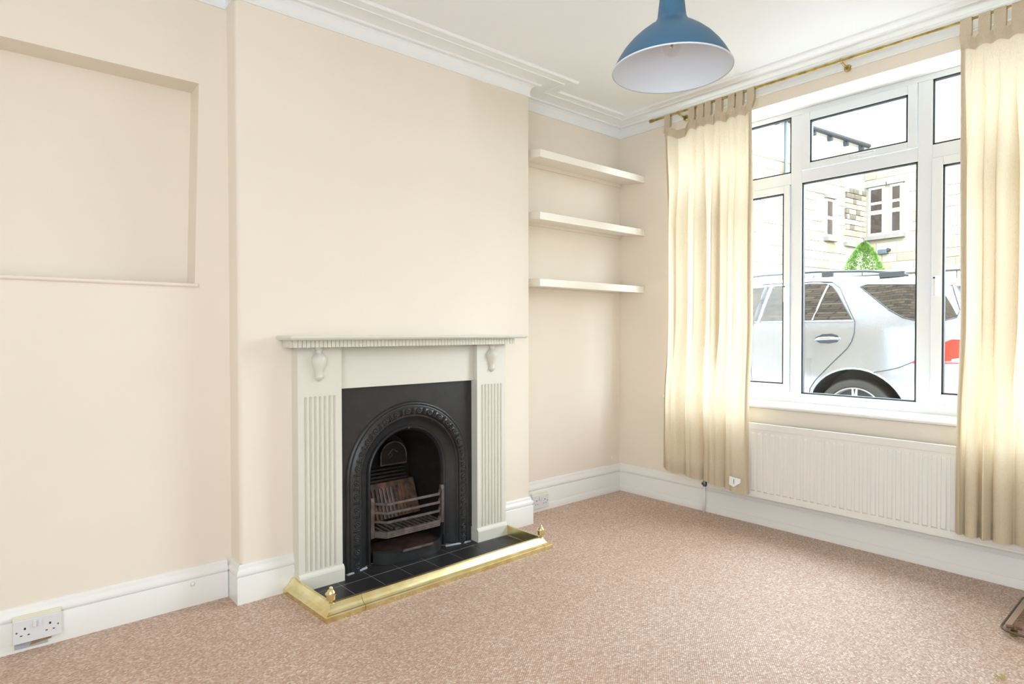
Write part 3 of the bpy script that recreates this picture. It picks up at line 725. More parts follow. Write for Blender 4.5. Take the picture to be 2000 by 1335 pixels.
# ------------------------------------------------------------------ curtain rod
RX, RZ = -0.098, 2.683
T = Thing('curtain_rod', (RX, -1.6, RZ), 'thin brass curtain rod on wall brackets above the window', 'curtain rod')
T.add(MB().tube([(RX, -0.372, RZ), (RX, -1.84, RZ)], 0.0085, 14), 'rod_tube', 'brass_d', smooth=True, auto=40)
T.add(MB().tube([(RX, -1.84, RZ), (RX, -2.86, RZ)], 0.0068, 14), 'inner_rod_tube', 'brass_d', smooth=True, auto=40)
for y, s in ((-0.352, 1), (-2.862, -1)):
    T.add(MB().tube([(RX, y, RZ), (RX, y-s*0.030, RZ), (RX, y-s*0.031, RZ), (RX, y-s*0.036, RZ)], [0.0115, 0.0115, 0.0095, 0.0095], 16), 'end_cap', 'brass_d', smooth=True, auto=40)
for y in (-0.585, -1.625, -2.66):
    b = MB()
    b.tube([(RX-0.003, y, RZ-0.003), (-0.055, y, RZ-0.014), (-0.016, y, RZ-0.016)], [0.006, 0.0055, 0.0075], 10)
    br = T.add(b, 'bracket_arm', 'brass_d', smooth=True)
    b = MB(); b.tube([(-0.018, y, RZ-0.016), (-0.012, y, RZ-0.016), (-0.006, y, RZ-0.016)], [0.012, 0.019, 0.020], 20)
    T.add(b, 'bracket_base', 'brass_d', br, smooth=True, auto=40)
    T.add(MB().tube([(RX, y-0.006, RZ), (RX, y+0.006, RZ)], 0.0115, 14), 'bracket_ring', 'brass_d', br, smooth=True, auto=40)

# ------------------------------------------------------------------ curtains
def curtain(label, y0, y1, tabs, zt, hem0, hem1, lobes, seed, flip=False, tag_at=None):
    rnd = random.Random(seed)
    T = Thing('curtain', (RX, (y0+y1)/2, hem0), label, 'curtain', 'tab top curtains')
    NA, NZ = 260, 46
    nt = len(tabs)
    ph = [rnd.uniform(-0.25, 0.25) for _ in range(12)]
    tn = [(t-y0)/(y1-y0) for t in tabs]
    def lobef(a):
        # rounded folds towards the room with sharp valleys, uneven widths
        for i in range(len(lobes)-1):
            if lobes[i] <= a <= lobes[i+1]:
                t = (a-lobes[i])/(lobes[i+1]-lobes[i]); return math.sin(PI*t)**0.62, i, t
        return 0.0, 0, 0
    def topf(a):
        # forward at the tabs, back between them
        dmin = min(abs(a-t) for t in tn); return math.cos(min(1.0, dmin*nt*1.15)*PI/2)**1.2
    def zt_at(a):
        dmin = min(abs(a-t) for t in tn)
        return zt-0.030*min(1.0, (dmin*nt*1.3)**1.5)
    def point(a, s, back=0.0):
        z0 = zt_at(a); hem = hem0+(hem1-hem0)*a
        z = z0+(hem-z0)*s
        w = min(1, s/0.30); w = w*w*(3-2*w)
        lf, i, t = lobef(a)
        amp = (0.046+0.026*s)*(0.85+0.3*abs(ph[i]))
        fine = math.sin(2*PI*(a*9.5+0.35*math.sin(5*a+seed)))
        fine2 = math.sin(2*PI*(a*17+seed*0.3+0.25*math.sin(3*s)))
        dr = max(0.0, min(1.0, (s-0.55)/0.25)); dr = dr*dr*(3-2*dr)
        xl = RX+0.020-0.050*dr-amp*(1-0.25*dr)*lf+0.006*math.sin(9*a+3*s)*s+(1-0.75*s)*(0.018*fine+0.004*fine2)
        xt = RX+0.004-0.024*topf(a)+0.016*(1-topf(a))
        x = xt*(1-w)+xl*w
        squeeze = 1+0.0*s
        y = y0+(y1-y0)*a
        # lean of folds plus tuck-under at valleys
        y += w*0.012*math.sin(2*PI*(t if lf else 0))*(1 if i % 2 else -1)*0.6 + 0.010*math.sin(2.3*s*PI+5*a)*s*(1-s)
        y += w*(1-0.85*dr)*0.024*math.sin(2*PI*(a*9.5+0.35*math.sin(5*a+seed))+1.4)*min(1, a*12)*min(1, (1-a)*12)*(-1)
        narrow = 0.03*w*(a-0.5)
        return (x+back, y-narrow*(0 if flip else -1)*0.0, z)
    rows = [[point(a/NA, s/NZ) for a in range(NA+1)] for s in range(NZ+1)]
    T.add(MB().grid(rows), 'cloth', 'curtain', smooth=True)
    # doubled header and hem
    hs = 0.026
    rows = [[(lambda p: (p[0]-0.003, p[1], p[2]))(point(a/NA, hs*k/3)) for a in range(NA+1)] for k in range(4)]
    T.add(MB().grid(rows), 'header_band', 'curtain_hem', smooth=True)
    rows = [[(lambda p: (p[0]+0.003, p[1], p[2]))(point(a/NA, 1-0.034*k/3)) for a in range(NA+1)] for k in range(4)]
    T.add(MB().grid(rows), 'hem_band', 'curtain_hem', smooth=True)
    # side hem seams
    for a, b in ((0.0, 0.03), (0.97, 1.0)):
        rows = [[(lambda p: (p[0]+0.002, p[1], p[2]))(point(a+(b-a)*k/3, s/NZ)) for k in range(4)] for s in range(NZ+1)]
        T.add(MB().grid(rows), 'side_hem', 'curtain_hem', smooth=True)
    for k, ty_ in enumerate(tabs):
        a = tn[k]; p = point(max(0.0, min(1.0, a)), 0.012)
        wt = 0.023; wb = 0.019; R = 0.0115
        path = [(p[0]-0.003, p[2]-0.012), (RX-0.004-R, p[2]+0.04), (RX-R, RZ)]
        path += [(RX-R*math.cos(t), RZ+R*math.sin(t)) for t in (PI/4, PI/2, 3*PI/4, PI)]
        path += [(RX+R-0.002, p[2]+0.04), (p[0]+0.004, p[2]-0.012)]
        sl_ = rnd.uniform(-0.006, 0.006)
        rows = []
        for j, (x, z) in enumerate(path):
            ww = wb if j in (0, len(path)-1) else wt
            yy = ty_+(0 if 0 < j < len(path)-1 else sl_)
            rows.append([(x, yy-ww, z), (x-0.0, yy, z), (x, yy+ww, z)])
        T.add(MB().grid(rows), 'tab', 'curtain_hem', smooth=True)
    if tag_at:
        p = point(tag_at[0], tag_at[1]); x = p[0]-0.010
        m = MB(); m.grid([[(x, p[1]+0.038, p[2]+0.034), (x-0.004, p[1], p[2]+0.030), (x, p[1]-0.036, p[2]+0.026)], [(x-0.004, p[1]+0.040, p[2]-0.018), (x-0.008, p[1]+0.004, p[2]-0.028), (x-0.004, p[1]-0.036, p[2]+0.004)]])
        tg = T.add(m, 'care_label', 'cream_tag')
        T.add(MB().box(x-0.0085, x-0.0065, p[1]+0.003, p[1]+0.006, p[2]-0.010, p[2]+0.022), 'label_print', 'ink', tg)
    return T
curtain('unbleached cotton tab-top curtain hanging left of the window with a white care label', -0.492, -1.118, [-0.505, -0.695, -0.762, -0.815, -0.892, -0.980, -1.035, -1.108], 2.604, 0.270, 0.205,
        [0, 0.30, 0.50, 0.755, 1.0], 3, tag_at=(0.90, 0.972))
curtain('unbleached cotton tab-top curtain hanging at the right edge of the window', -2.172, -2.80, [-2.190, -2.262, -2.320, -2.385, -2.46, -2.55, -2.66, -2.78], 2.604, 0.236, 0.236,
        [0, 0.075, 0.145, 0.235, 0.36, 0.55, 0.78, 1.0], 5, flip=True)

# ------------------------------------------------------------------ radiator
T = Thing('radiator', (-0.09, -1.75, 0.185), 'long white ribbed panel radiator under the window', 'radiator')
ry0, ry1 = -0.815, -2.80
pitch = 0.0395
ys = []; dis = []
y = ry0-0.018; ys.append(ry0); dis.append(0.0)
while y-pitch > ry1+0.018:
    for f, d_ in ((0.0, 0), (0.12, 0), (0.24, 1), (0.70, 1), (0.82, 0)): ys.append(y-pitch*f); dis.append(d_)
    y -= pitch
ys.append(ry1); dis.append(0.0)
zs = [(0.187, 0), (0.205, 0), (0.222, 0), (0.232, 1), (0.575, 1), (0.585, 0), (0.600, 0), (0.630, 0)]
rows = [[(-0.094-0.0075*d_*k, yy, z) for yy, d_ in zip(ys, dis)] for z, k in zs]
m = MB().grid(rows)
fp = T.add(m, 'front_panel', 'rad', smooth=True, auto=28)
T.add(MB().box(-0.0935, -0.088, ry1, ry0, 0.187, 0.630), 'panel_backing', 'rad')
T.add(MB().box(-0.097, -0.0935, ry1, ry0, 0.187, 0.199), 'bottom_seam', 'rad', fp, bevel=0.0015)
T.add(MB().box(-0.040, -0.034, ry1, ry0, 0.187, 0.630), 'rear_panel', 'rad')
tg = T.add(MB().box(-0.099, -0.090, ry1-0.003, ry0+0.003, 0.604, 0.642).box(-0.040, -0.034, ry1-0.003, ry0+0.003, 0.622, 0.636), 'top_casing', 'rad', bevel=0.002, merge=False)
for k in range(44):
    yy = ry0-0.02-k*0.0445
    T.add(MB().box(-0.090, -0.040, yy-0.016, yy+0.010, 0.630, 0.634), 'grille_bar', 'rad', tg)
T.add(MB().box(-0.099, -0.034, ry0, ry0+0.003, 0.187, 0.634), 'side_panel', 'rad', bevel=0.001)
v = MB(); v.tube([(-0.066, -0.775, 0.180), (-0.066, -0.775, 0.188), (-0.066, -0.775, 0.205), (-0.066, -0.775, 0.215), (-0.066, -0.775, 0.235), (-0.066, -0.775, 0.262)], [0.012, 0.014, 0.014, 0.010, 0.012, 0.007], 12)
v.tube([(-0.066, -0.775, 0.222), (-0.066, -0.815, 0.222)], 0.008, 10)
vo = T.add(v, 'valve', 'valve', smooth=True, auto=40, merge=False)
T.add(MB().tube([(-0.066, -0.790, 0.195), (-0.066, -0.755, 0.195)], 0.009, 6), 'valve_nut', 'valve', vo)
T.add(MB().tube([(-0.066, -0.775, 0.182), (-0.066, -0.766, 0.0)], 0.0075, 12), 'supply_pipe', 'gloss', smooth=True)

# ------------------------------------------------------------------ smoked glass stand on the floor by the right edge, crumbs
T = Thing('glass_stand', (-0.40, -2.75, 0), 'low smoked glass stand on the carpet by the right curtain', 'glass stand')
def rrect(x0, x1, y0, y1, r, n=6):
    pts = []
    for cx, cy, a in ((x1-r, y1-r, 0), (x0+r, y1-r, PI/2), (x0+r, y0+r, PI), (x1-r, y0+r, 1.5*PI)):
        pts += [(cx+r*math.cos(a+PI/2*k/n), cy+r*math.sin(a+PI/2*k/n)) for k in range(n+1)]
    return pts
pl = rrect(-0.640, -0.165, -3.10, -2.440, 0.05)
T.add(MB().prism(pl, 'z', 0.020, 0.028), 'glass_plate', 'smoked')
ed = [(x, y, 0.024) for x, y in pl]; 
T.add(MB().tube(ed+[ed[0]], 0.005, 6), 'plate_edge', pm('dark_edge', (88, 76, 66), 0.3, spec=0.6), smooth=True)
for cx, cy in ((-0.60, -2.48), (-0.205, -2.48), (-0.60, -3.06), (-0.205, -3.06)):
    ft = MB(); ft.lathe([(0, 0.0005), (0.012, 0.0005), (0.012, 0.02)], (cx, cy, 0), 12)
    fo_ = T.add(ft, 'foot', 'brass_d', smooth=True, auto=40)
    cl = MB()
    for a in (0.3, 1.9, 3.6, 5.0): cl.tube([(cx, cy, 0.034), (cx+0.025*math.cos(a), cy+0.025*math.sin(a), 0.031)], [0.006, 0.004], 6)
    T.add(cl, 'foot_clamp', pm('tarnished_metal', (112, 84, 58), 0.5, metal=0.6), fo_, merge=False)
T.add(MB().box(-0.585, -0.19, -2.470, -2.448, 0.029, 0.033), 'side_bar', pm('taupe_bar', (166, 142, 122), 0.5), bevel=0.001)
sm = MB()
rnd = random.Random(2)
for k in range(16):
    x, y = -1.014+rnd.gauss(0, 0.010), -2.519+rnd.gauss(0, 0.007); a = rnd.uniform(0, PI); l = rnd.uniform(0.004, 0.012)
    sm.tube([(x, y, 0.002), (x+l*math.cos(a), y+l*math.sin(a), rnd.uniform(0.003, 0.009))], 0.0014, 5)
so = sm.build('straw_crumbs', 'straw', merge=False); tag(so, 'small tuft of yellow straw crumbs on the carpet', 'crumbs', None, 'stuff')

# ------------------------------------------------------------------ outside: ground
struct(MB().box(0.36, 2.3, -14, 14, -0.10, 0.02), 'pavement', 'paving', 'pavement below the window')
struct(MB().box(2.3, 9.0, -30, 30, -0.12, -0.02), 'road', 'asphalt', 'street in front of the house')
struct(MB().box(9.2, 60.0, -40, 40, -0.12, 1.65), 'garden_bank', 'soil', 'raised garden ground behind the street wall')

# ------------------------------------------------------------------ outside: parked car
CX0, CX1 = 2.95, 4.86
CR = Thing('car', (3.9, 0.9, -0.02), 'silver estate-style off-road car parked outside the window', 'car')
CMID = (CX0+CX1)/2
prof_top = [(-1.52, 0.42), (-1.525, 0.62), (-1.515, 0.92), (-1.49, 1.02), (-1.47, 1.14), (-1.44, 1.28), (-1.395, 1.46), (-1.36, 1.60), (-1.30, 1.70), (-1.10, 1.728), (-0.7, 1.765), (-0.2, 1.795), (0.4, 1.80), (0.9, 1.775), (1.22, 1.72),
            (1.6, 1.48), (2.05, 1.17), (2.25, 1.12), (2.7, 1.06), (3.05, 0.97), (3.22, 0.85), (3.28, 0.62), (3.27, 0.40)]
def side_x(y, z):
    x = CX0
    if z > 1.20: x += 0.26*((z-1.20)/0.6)**1.25
    if z > 1.74: x += 0.10*((z-1.74)/0.06)
    if z < 0.75: x += 0.10*((0.75-z)/0.45)**1.6
    x += 0.022*math.exp(-((z-1.02)/0.06)**2)*0.0
    if y < -0.72: x += 0.34*((-0.72-y)/0.80)**2.8
    if y > 2.4: x += 0.40*((y-2.4)/0.88)**2.4
    return min(x, CMID-0.2)
WR, WF = (-0.575, 0.365), (2.34, 0.365)
def zlow(y):
    z = 0.34
    for (wy, wz) in (WR, WF):
        d = abs(y-wy)
        if d < 0.455: z = max(z, wz+math.sqrt(0.455**2-d*d))
    return z
def ztop(y):
    best = None
    for (a, b) in zip(prof_top[:-1], prof_top[1:]):
        if min(a[0], b[0]) <= y <= max(a[0], b[0]) and abs(a[0]-b[0]) > 1e-9:
            z = a[1]+(b[1]-a[1])*(y-a[0])/(b[0]-a[0]); best = z if best is None else max(best, z)
    return best if best is not None else 0.62
ysamp = sorted(set([round(-1.52+4.79*k/150, 4) for k in range(151)]+[round(w+q, 4) for w in (WR[0], WF[0]) for q in [0.455*math.sin(PI/2*t/10) for t in range(-10, 11)]]))
def side_rows(sgn):
    cols = []
    for y in ysamp:
        z0, z1 = zlow(y), ztop(y)
        if z1 < z0+0.02: z1 = z0+0.02
        col = []
        for k in range(23):
            z = z0+(z1-z0)*k/22; x = side_x(y, z)
            col.append((x if sgn > 0 else CX0+CX1-x, y, z))
        cols.append(col)
    return cols
near, far = side_rows(1), side_rows(-1)
CR.add(MB().grid(near), 'body_side', 'paint', smooth=True)
CR.add(MB().grid(far), 'body_side', 'paint', smooth=True)
rows = []
for a, b in zip(near, far):
    p, q = Vector(a[-1]), Vector(b[-1]); crown = 0.03
    rows.append([p.lerp(q, t)+Vector((0, 0, crown*(1-(2*t-1)**2))) for t in [k/8 for k in range(9)]])
CR.add(MB().grid(rows), 'roof_skin', 'paint', smooth=True)
# tail and nose
def end_cap(idx, name):
    a, b = near[idx], far[idx]
    rows = [[Vector(a[k]).lerp(Vector(b[k]), t)+Vector((0, (-0.06 if idx == 0 else 0.06)*(1-(2*t-1)**2), 0)) for t in [j/8 for j in range(9)]] for k in range(len(a))]
    CR.add(MB().grid(rows), name, 'paint', smooth=True)
end_cap(0, 'tail_panel'); end_cap(-1, 'nose_panel')
CR.add(MB().box(CX0+0.12, CX1-0.12, -1.45, 3.2, 0.22, 0.50), 'underbody', 'cardark')
def yz_poly_cols(poly, n):
    ya, yb = min(p[0] for p in poly), max(p[0] for p in poly); cols = []
    for k in range(n+1):
        y = ya+(yb-ya)*(k/n)*0.9998+0.0001*(yb-ya); zz = []
        for a, b in zip(poly, poly[1:]+poly[:1]):
            if (a[0] <= y) != (b[0] <= y): zz.append(a[1]+(b[1]-a[1])*(y-a[0])/(b[0]-a[0]))
        if len(zz) >= 2: cols.append((y, min(zz), max(zz)))
    return cols
def patch(poly, name, mat, off=0.006, parent=None, n=36):
    cols = yz_poly_cols(poly, n)
    rows = [[(side_x(y, z0+(z1-z0)*k/10)-off, y, z0+(z1-z0)*k/10) for k in range(11)] for y, z0, z1 in cols]
    m = MB().grid(rows)
    # rim giving the patch real thickness
    edge = [r[0] for r in rows]+[p for p in rows[-1][1:]]+[r[-1] for r in rows[::-1]][1:]+[p for p in rows[0][::-1]][1:-1]
    m.grid([edge, [(x+off+0.004, y, z) for x, y, z in edge]], True)
    return CR.add(m, name, mat, parent, smooth=True, auto=35)
def line(pts, r, name, mat, off=0.004, parent=None, sub=6):
    path = []
    for a, b in zip(pts[:-1], pts[1:]):
        for k in range(sub):
            y, z = a[0]+(b[0]-a[0])*k/sub, a[1]+(b[1]-a[1])*k/sub; path.append((side_x(y, z)-off, y, z))
    y, z = pts[-1]; path.append((side_x(y, z)-off, y, z))
    return CR.add(MB().tube(path, r, 6), name, mat, parent, smooth=True)
rear_win = [(0.42, 1.318), (0.36, 1.715), (-0.06, 1.722), (-0.225, 1.712), (-0.29, 1.68), (-0.36, 1.60), (-0.545, 1.322)]
front_win = [(0.47, 1.318), (0.41, 1.715), (0.95, 1.69), (1.20, 1.62), (1.62, 1.318)]
qwin = [(-0.565, 1.660), (-0.63, 1.680), (-1.32, 1.640), (-1.395, 1.40), (-1.38, 1.33), (-1.30, 1.305), (-1.12, 1.302), (-0.994, 1.336), (-0.871, 1.412), (-0.608, 1.625)]
for pl_, nm in ((rear_win, 'door_glass'), (front_win, 'door_glass'), (qwin, 'quarter_glass')):
    w_ = patch(pl_, nm, 'carglass', 0.004)
    line(pl_+[pl_[0]], 0.006, 'window_trim', 'gap', 0.003, w_, 5)
for ya_, yb_ in ((0.43, -0.56), (1.63, 0.46)): line([(ya_, 1.312), (yb_, 1.312)], 0.006, 'sill_trim', 'chrome', 0.006, None, 8)
line([(-0.245, 1.70), (-0.155, 1.322)], 0.009, 'window_divider', 'chrome', 0.008)
line([(0.44, 1.73), (0.50, 1.30)], 0.020, 'door_pillar', 'cardark', 0.0)
line([(0.55, 1.752), (-0.10, 1.745), (-0.28, 1.728), (-0.37, 1.66), (-0.577, 1.30), (-0.58, 1.19), (-0.555, 1.10), (-0.516, 1.032), (-0.343, 0.850), (-0.20, 0.69), (-0.14, 0.60), (-0.12, 0.50)], 0.0055, 'door_gap', 'gap', 0.0015)
line([(0.50, 1.30), (0.52, 1.0), (0.50, 0.40)], 0.005, 'door_gap', 'gap', 0.0015)
line([(-0.760, 0.800), (-0.90, 0.832), (-0.976, 0.856), (-1.07, 0.905), (-1.16, 0.965), (-1.25, 0.99)], 0.005, 'bumper_gap', 'gap', 0.0015)
# door handle with cup
cup = [(-0.182, 1.115), (-0.20, 1.14), (-0.27, 1.175), (-0.36, 1.182), (-0.42, 1.165), (-0.44, 1.13), (-0.42, 1.095), (-0.34, 1.078), (-0.25, 1.082)]
patch(cup, 'handle_cup', 'cardark', 0.002)
hb = MB(); hb.tube([(side_x(-0.19, 1.12)-0.012, -0.192, 1.118), (side_x(-0.3, 1.12)-0.036, -0.26, 1.128), (side_x(-0.3, 1.12)-0.038, -0.36, 1.134), (side_x(-0.3, 1.12)-0.012, -0.438, 1.130)], [0.012, 0.018, 0.018, 0.014], 10)
CR.add(hb, 'door_handle', 'chrome', smooth=True)
# lamp cluster
patch([(-1.075, 0.911), (-1.13, 0.955), (-1.22, 1.02), (-1.30, 1.09), (-1.36, 1.128), (-1.44, 1.126), (-1.475, 1.05), (-1.47, 0.97), (-1.40, 0.935), (-1.25, 0.915)], 'tail_lamp', 'red', 0.012)
patch([(-1.36, 0.945), (-1.47, 0.965), (-1.475, 0.925), (-1.36, 0.925)], 'reversing_lens', 'lens', 0.016)
line([(-1.08, 0.908), (-1.47, 0.908)], 0.008, 'reflector_strip', 'red', 0.006)
# roof rails
for sg in (1, -1):
    def rx(x): return x if sg > 0 else CX0+CX1-x
    rp = [(rx(3.20), -0.98, 1.752), (rx(3.20), -0.85, 1.790), (rx(3.20), -0.60, 1.822), (rx(3.20), -0.1, 1.852), (rx(3.20), 0.5, 1.855), (rx(3.20), 0.95, 1.83), (rx(3.20), 1.15, 1.77)]
    ra = CR.add(MB().tube(rp, 0.013, 8), 'roof_rail', 'cardark', smooth=True)
    for (ya, yb_, z0, z1) in ((-0.28, -0.16, 1.785, 1.85), (-0.95, -0.72, 1.745, 1.80)):
        CR.add(MB().box(rx(3.185), rx(3.215), ya, yb_, z0, z1) if sg > 0 else MB().box(rx(3.215), rx(3.185), ya, yb_, z0, z1), 'rail_foot', 'cardark', ra, bevel=0.006)
CR.add(MB().box(CX0+0.42, CX1-0.42, -1.52, -1.36, 1.655, 1.70), 'rear_spoiler', 'cardark', bevel=0.01)
# wheels
def wheel(wy, x):
    sg = 1 if x < CMID else -1
    t = MB(); prof_t = [(0.268, 0.00), (0.285, -0.018), (0.320, -0.022), (0.345, -0.012), (0.360, 0.012), (0.365, 0.05), (0.365, 0.19), (0.350, 0.235), (0.27, 0.24)]
    def ringrows(pr): return [[(x+sg*d_, wy+r*math.cos(2*PI*k/56), 0.365+r*math.sin(2*PI*k/56)) for k in range(56)] for r, d_ in pr]
    t.grid(ringrows(prof_t), True)
    to = CR.add(t, 'tyre', 'tyre', smooth=True, auto=40)
    r_ = MB().grid(ringrows([(0.275, 0.0), (0.272, -0.012), (0.262, -0.014), (0.254, -0.004), (0.250, 0.06)]), True)
    CR.add(r_, 'rim', 'alloy', to, smooth=True, auto=40)
    b_ = MB(); b_.face([(x+sg*0.10, wy+0.252*math.cos(2*PI*k/40), 0.365+0.252*math.sin(2*PI*k/40)) for k in range(40)])
    CR.add(b_, 'brake_disc', 'cardark', to)
    for k in range(5):
        a0_ = 2*PI*k/5+PI/2
        for dlt in (-0.075, 0.075):
            a = a0_+dlt*1.0
            sp_ = MB(); sp_.tube([(x+sg*0.0, wy+0.05*math.cos(a0_), 0.365+0.05*math.sin(a0_)), (x-sg*0.004, wy+0.262*math.cos(a), 0.365+0.262*math.sin(a))], [0.022, 0.010], 8)
            CR.add(sp_, 'spoke', 'alloy', to, smooth=True)
    hb_ = MB(); hb_.tube([(x+sg*0.06, wy, 0.365), (x-sg*0.01, wy, 0.365)], 0.055, 20); CR.add(hb_, 'hub', 'alloy', to, smooth=True, auto=40)
    # arch liner
    ln_ = MB(); ln_.grid([[(x+sg*d_, wy-0.47*math.cos(PI*k/24), 0.365+0.47*math.sin(PI*k/24)) for k in range(25)] for d_ in (0.03, 0.42)])
    ln_.face([(x+sg*0.42, wy-0.47*math.cos(PI*k/24), 0.365+0.47*math.sin(PI*k/24)) for k in range(25)])
    CR.add(ln_, 'arch_liner', 'cardark')
for wy in (WR[0], WF[0]):
    wheel(wy, CX0+0.035); wheel(wy, CX1-0.035)
arc_ = [(WR[0]-0.465*math.cos(PI*k/20), WR[1]+0.465*math.sin(PI*k/20)) for k in range(1, 20)]
line(arc_, 0.011, 'arch_lip', 'paint', -0.004, None, 2)

# ------------------------------------------------------------------ outside: street wall and shrub
W = Thing('garden_wall', (9.1, 2, -0.02), 'pale stone wall with flat coping beyond the parked car', 'wall')
W.add(MB().box(9.02, 9.28, -14, 22, -0.02, 2.26), 'wall_core', 'mortar')
st = MB().box(-0.5, 0.5, -0.5, 0.5, -0.5, 0.5)
unit = {k: MB().box(-0.5, 0.5, -0.5, 0.5, -0.5, 0.5).build('stone', k, bevel=0.02) for k in ('stone', 'stone_b', 'stone_d')}
used = set()
def stone(T, kind, cx, cy, cz, sx, sy, sz, rz=0.0, name='stone'):
    u = unit[kind]
    o = u if kind not in used else share(u)
    used.add(kind)
    o.scale = (sx, sy, sz); o.rotation_euler = (0, 0, rz); o.location = (cx, cy, cz)
    T.put(o); return o
rnd = random.Random(11)
z = 1.36
while z < 2.24:
    hh = min(rnd.choice((0.16, 0.19, 0.22)), 2.26-z); y = -1.2+rnd.uniform(-0.2, 0)
    while y < 4.2:
        l = rnd.uniform(0.32, 0.62)
        stone(W, rnd.choice(('stone', 'stone', 'stone_b')), 9.02, y+l/2, z+hh/2, 0.05+rnd.uniform(0, 0.03), l-0.014, hh-0.014); y += l
    z += hh
y = -3.0
while y < 8.0:
    W.add(MB().box(8.96, 9.34, y+0.004, y+0.896, 2.26, 2.345), 'coping', 'dressed', bevel=0.012); y += 0.9

B_ = Thing('conical_shrub', (10.6, 2.05, 1.65), 'small bright green conical shrub behind the street wall', 'shrub')
B_.add(MB().tube([(10.6, 2.05, 1.65), (10.6, 2.05, 2.4)], [0.04, 0.02], 8), 'stem', 'bark')
lv = MB(); rnd = random.Random(4)
for k in range(5200):
    t = rnd.random()**0.75; zz = 1.72+1.38*t
    rmax = 0.45*(1-t**2.3)**0.8+0.015; a = rnd.uniform(0, 2*PI); r = rmax*(0.72+0.28*rnd.random()**0.5)*(1+0.10*math.sin(5*a+7*t))
    c = Vector((10.6+r*math.cos(a), 2.05+r*math.sin(a), zz)); out = Vector((math.cos(a), math.sin(a), 0.9)).normalized()
    s1 = out.cross(Vector((rnd.uniform(-1, 1), rnd.uniform(-1, 1), rnd.uniform(-1, 1)))).normalized()*rnd.uniform(0.012, 0.022); s2 = out*rnd.uniform(0.03, 0.055)
    lv.face([c-s1, c+s2*0.5-s1*0.2+Vector((0, 0, 0.004)), c+s2, c+s1])
lo = B_.add(lv, 'foliage', 'leaf', merge=False); lo['kind'] = 'stuff'

# ------------------------------------------------------------------ outside: stone building of two wings
KB = 1.5
CO = Vector((CAM.x+KB*17.443, CAM.y+KB*6.197, 0))
dA, dB = Vector((-0.992, 0.124, 0)), Vector((-0.087, -0.996, 0))
nA, nB = Vector((-0.124, -0.992, 0)), Vector((-0.996, 0.087, 0))
def zk(z): return 1.2+(z-1.2)*KB
BL = Thing('stone_building', (CO.x, CO.y, 1.65), 'large pale sandstone building of two wings across the street', 'building')
def bbox(dv, nv, s0, s1, z0, z1, o0, o1):
    m = MB(); P_ = []
    for z in (z0, z1):
        for (s, o) in ((s0, o0), (s1, o0), (s1, o1), (s0, o1)): P_.append(CO+dv*s+nv*o+Vector((0, 0, z)))
    i = len(m.v); m.v += [tuple(p) for p in P_]
    for q in ((0,3,2,1),(4,5,6,7),(0,1,5,4),(1,2,6,5),(2,3,7,6),(3,0,4,7)): m.f.append([i+k for k in q])
    return m
GUT = zk(6.02)
BL.add(bbox(dA, nA, -0.3, 12, 1.4, GUT, -3.0, 0.0), 'wing_wall', 'mortar')
BL.add(bbox(dB, nB, -0.3, 14, 1.4, 12.5, -5.0, 0.0), 'gable_wall', 'mortar')
BL.add(bbox(dA, nA, 0.9*KB, 4.76*KB, zk(2.74), zk(5.16), 0.0, 0.012), 'joint_bed', 'joint')
BL.add(bbox(dB, nB, 0.0, 2.31*KB, zk(2.74), zk(5.76), 0.0, 0.012), 'joint_bed', 'joint')
winsA = [(1.56*KB, 1.82*KB, zk(3.58), zk(4.42))]
winsB = [(0.16*KB, 0.46*KB, zk(3.72), zk(4.87)), (0.67*KB, 0.80*KB+0.12, zk(3.72), zk(4.87))]
aA = math.atan2(dA.y, dA.x); aB = math.atan2(dB.y, dB.x)
def courses(dv, nv, ang, s0, s1, z0, z1, wins, seed, kinds, hs=(0.22, 0.27, 0.33)):
    r = random.Random(seed); z = z0; c = 0
    while z < z1-0.05:
        hh = r.choice(hs); hh = min(hh, z1-z)
        s = s0
        while s < s1-0.05:
            l = min(r.uniform(0.38, 0.85), s1-s)
            sa, sb = s, s+l
            hit = any(sb > w[0]-0.02 and sa < w[1]+0.02 and z+hh > w[2]-0.10 and z < w[3]+0.10 for w in wins)
            if not hit and l > 0.08:
                p = CO+dv*(sa+l/2)+nv*0.005; pr = 0.05+r.uniform(0, 0.035)
                stone(BL, r.choice(kinds), p.x, p.y, z+hh/2, l-0.02, pr, hh-0.02, ang); c += 1
            s += l
        z += hh
    return c
nst = courses(dA, nA, aA, 0.9*KB, 4.75*KB, zk(2.75), zk(5.15), winsA, 21, ('stone', 'stone', 'stone_b'), (0.30, 0.36, 0.42))
nst += courses(dB, nB, aB, 0.02, 2.3*KB, zk(2.75), zk(5.75), winsB, 22, ('stone', 'stone', 'stone_b'), (0.32, 0.38, 0.44))
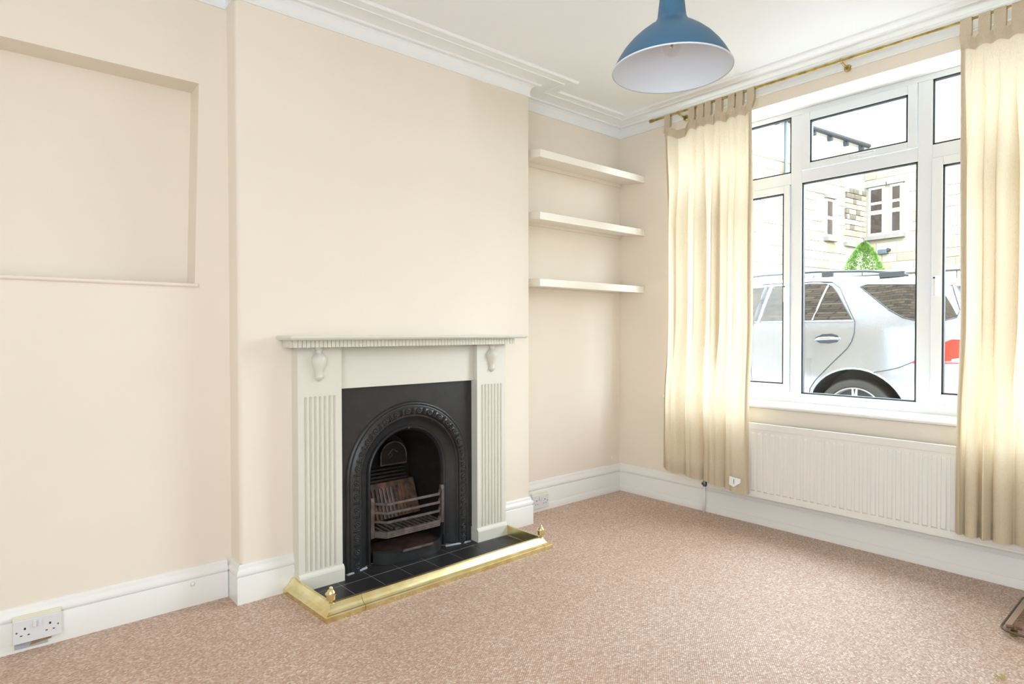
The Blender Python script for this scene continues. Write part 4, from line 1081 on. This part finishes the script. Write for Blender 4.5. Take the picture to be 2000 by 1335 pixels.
# weathered corner pier
r = random.Random(5); z = zk(3.46)
BL.add(bbox(dA, nA, 0.02*KB, 1.05*KB, zk(3.36), zk(3.46), 0, 0.16), 'pier_band', 'dressed')
while z < zk(4.75):
    hh = r.choice((0.16, 0.2, 0.24)); s = 0.04*KB
    while s < 1.02*KB-0.06:
        l = min(r.uniform(0.18, 0.34), 1.02*KB-s); p = CO+dA*(s+l/2)+nA*0.05
        stone(BL, r.choice(('stone', 'stone_b', 'stone_d', 'stone')), p.x, p.y, z+hh/2, l-0.025, 0.10+r.uniform(0, 0.04), hh-0.025, aA); s += l
    z += hh
def bwin(dv, nv, w, bars):
    s0, s1, z0, z1 = w
    f = BL.add(bbox(dv, nv, s0-0.06, s1+0.06, z0-0.06, z1+0.06, 0.0, 0.05), 'window', 'bframe')
    for (a, b) in bars:
        BL.add(bbox(dv, nv, s0+0.02, s1-0.02, z0+(z1-z0)*a+0.02, z0+(z1-z0)*b-0.02, 0.045, 0.056), 'pane', 'bwin', f)
    BL.add(bbox(dv, nv, s0-0.16, s1+0.16, z0-0.24, z0-0.08, 0.0, 0.20), 'sill', 'dressed', f)
    BL.add(bbox(dv, nv, s0-0.14, s1+0.14, z1+0.08, z1+0.20, 0.0, 0.14), 'lintel', 'dressed', f)
bwin(dA, nA, winsA[0], ((0, 0.47), (0.53, 1.0)))
for w in winsB: bwin(dB, nB, w, ((0, 0.44), (0.50, 0.66), (0.69, 1.0)))
gt = BL.add(MB().tube([tuple(CO+dA*(-0.2)+nA*0.15+Vector((0, 0, GUT))), tuple(CO+dA*12+nA*0.15+Vector((0, 0, GUT)))], 0.09, 10), 'gutter', 'gutter', smooth=True)
for k in range(9):
    p = CO+dA*(0.4+k*1.1)+nA*0.10
    BL.add(MB().box(p.x-0.06, p.x+0.06, p.y-0.06, p.y+0.10, GUT-0.22, GUT-0.02), 'gutter_bracket', 'gutter', gt)
q = CO+dA*3.64*KB+nA*0.14
BL.add(MB().tube([(q.x, q.y, 1.6), (q.x, q.y, GUT)], 0.055, 10), 'downpipe', 'pipe', smooth=True)
bx = CO+dB*0.50*KB+nB*0.12
BL.add(MB().box(bx.x-0.12, bx.x+0.12, bx.y-0.16, bx.y+0.16, zk(3.17), zk(3.29)), 'flue_box', 'pipe', bevel=0.02)
bx = CO+dB*0.63*KB+nB*0.10
BL.add(MB().tube([(bx.x+0.1, bx.y, zk(3.27)), (bx.x-0.12, bx.y, zk(3.27))], 0.06, 12), 'vent_pipe', 'gutter', smooth=True, auto=40)
print('building stones', nst)
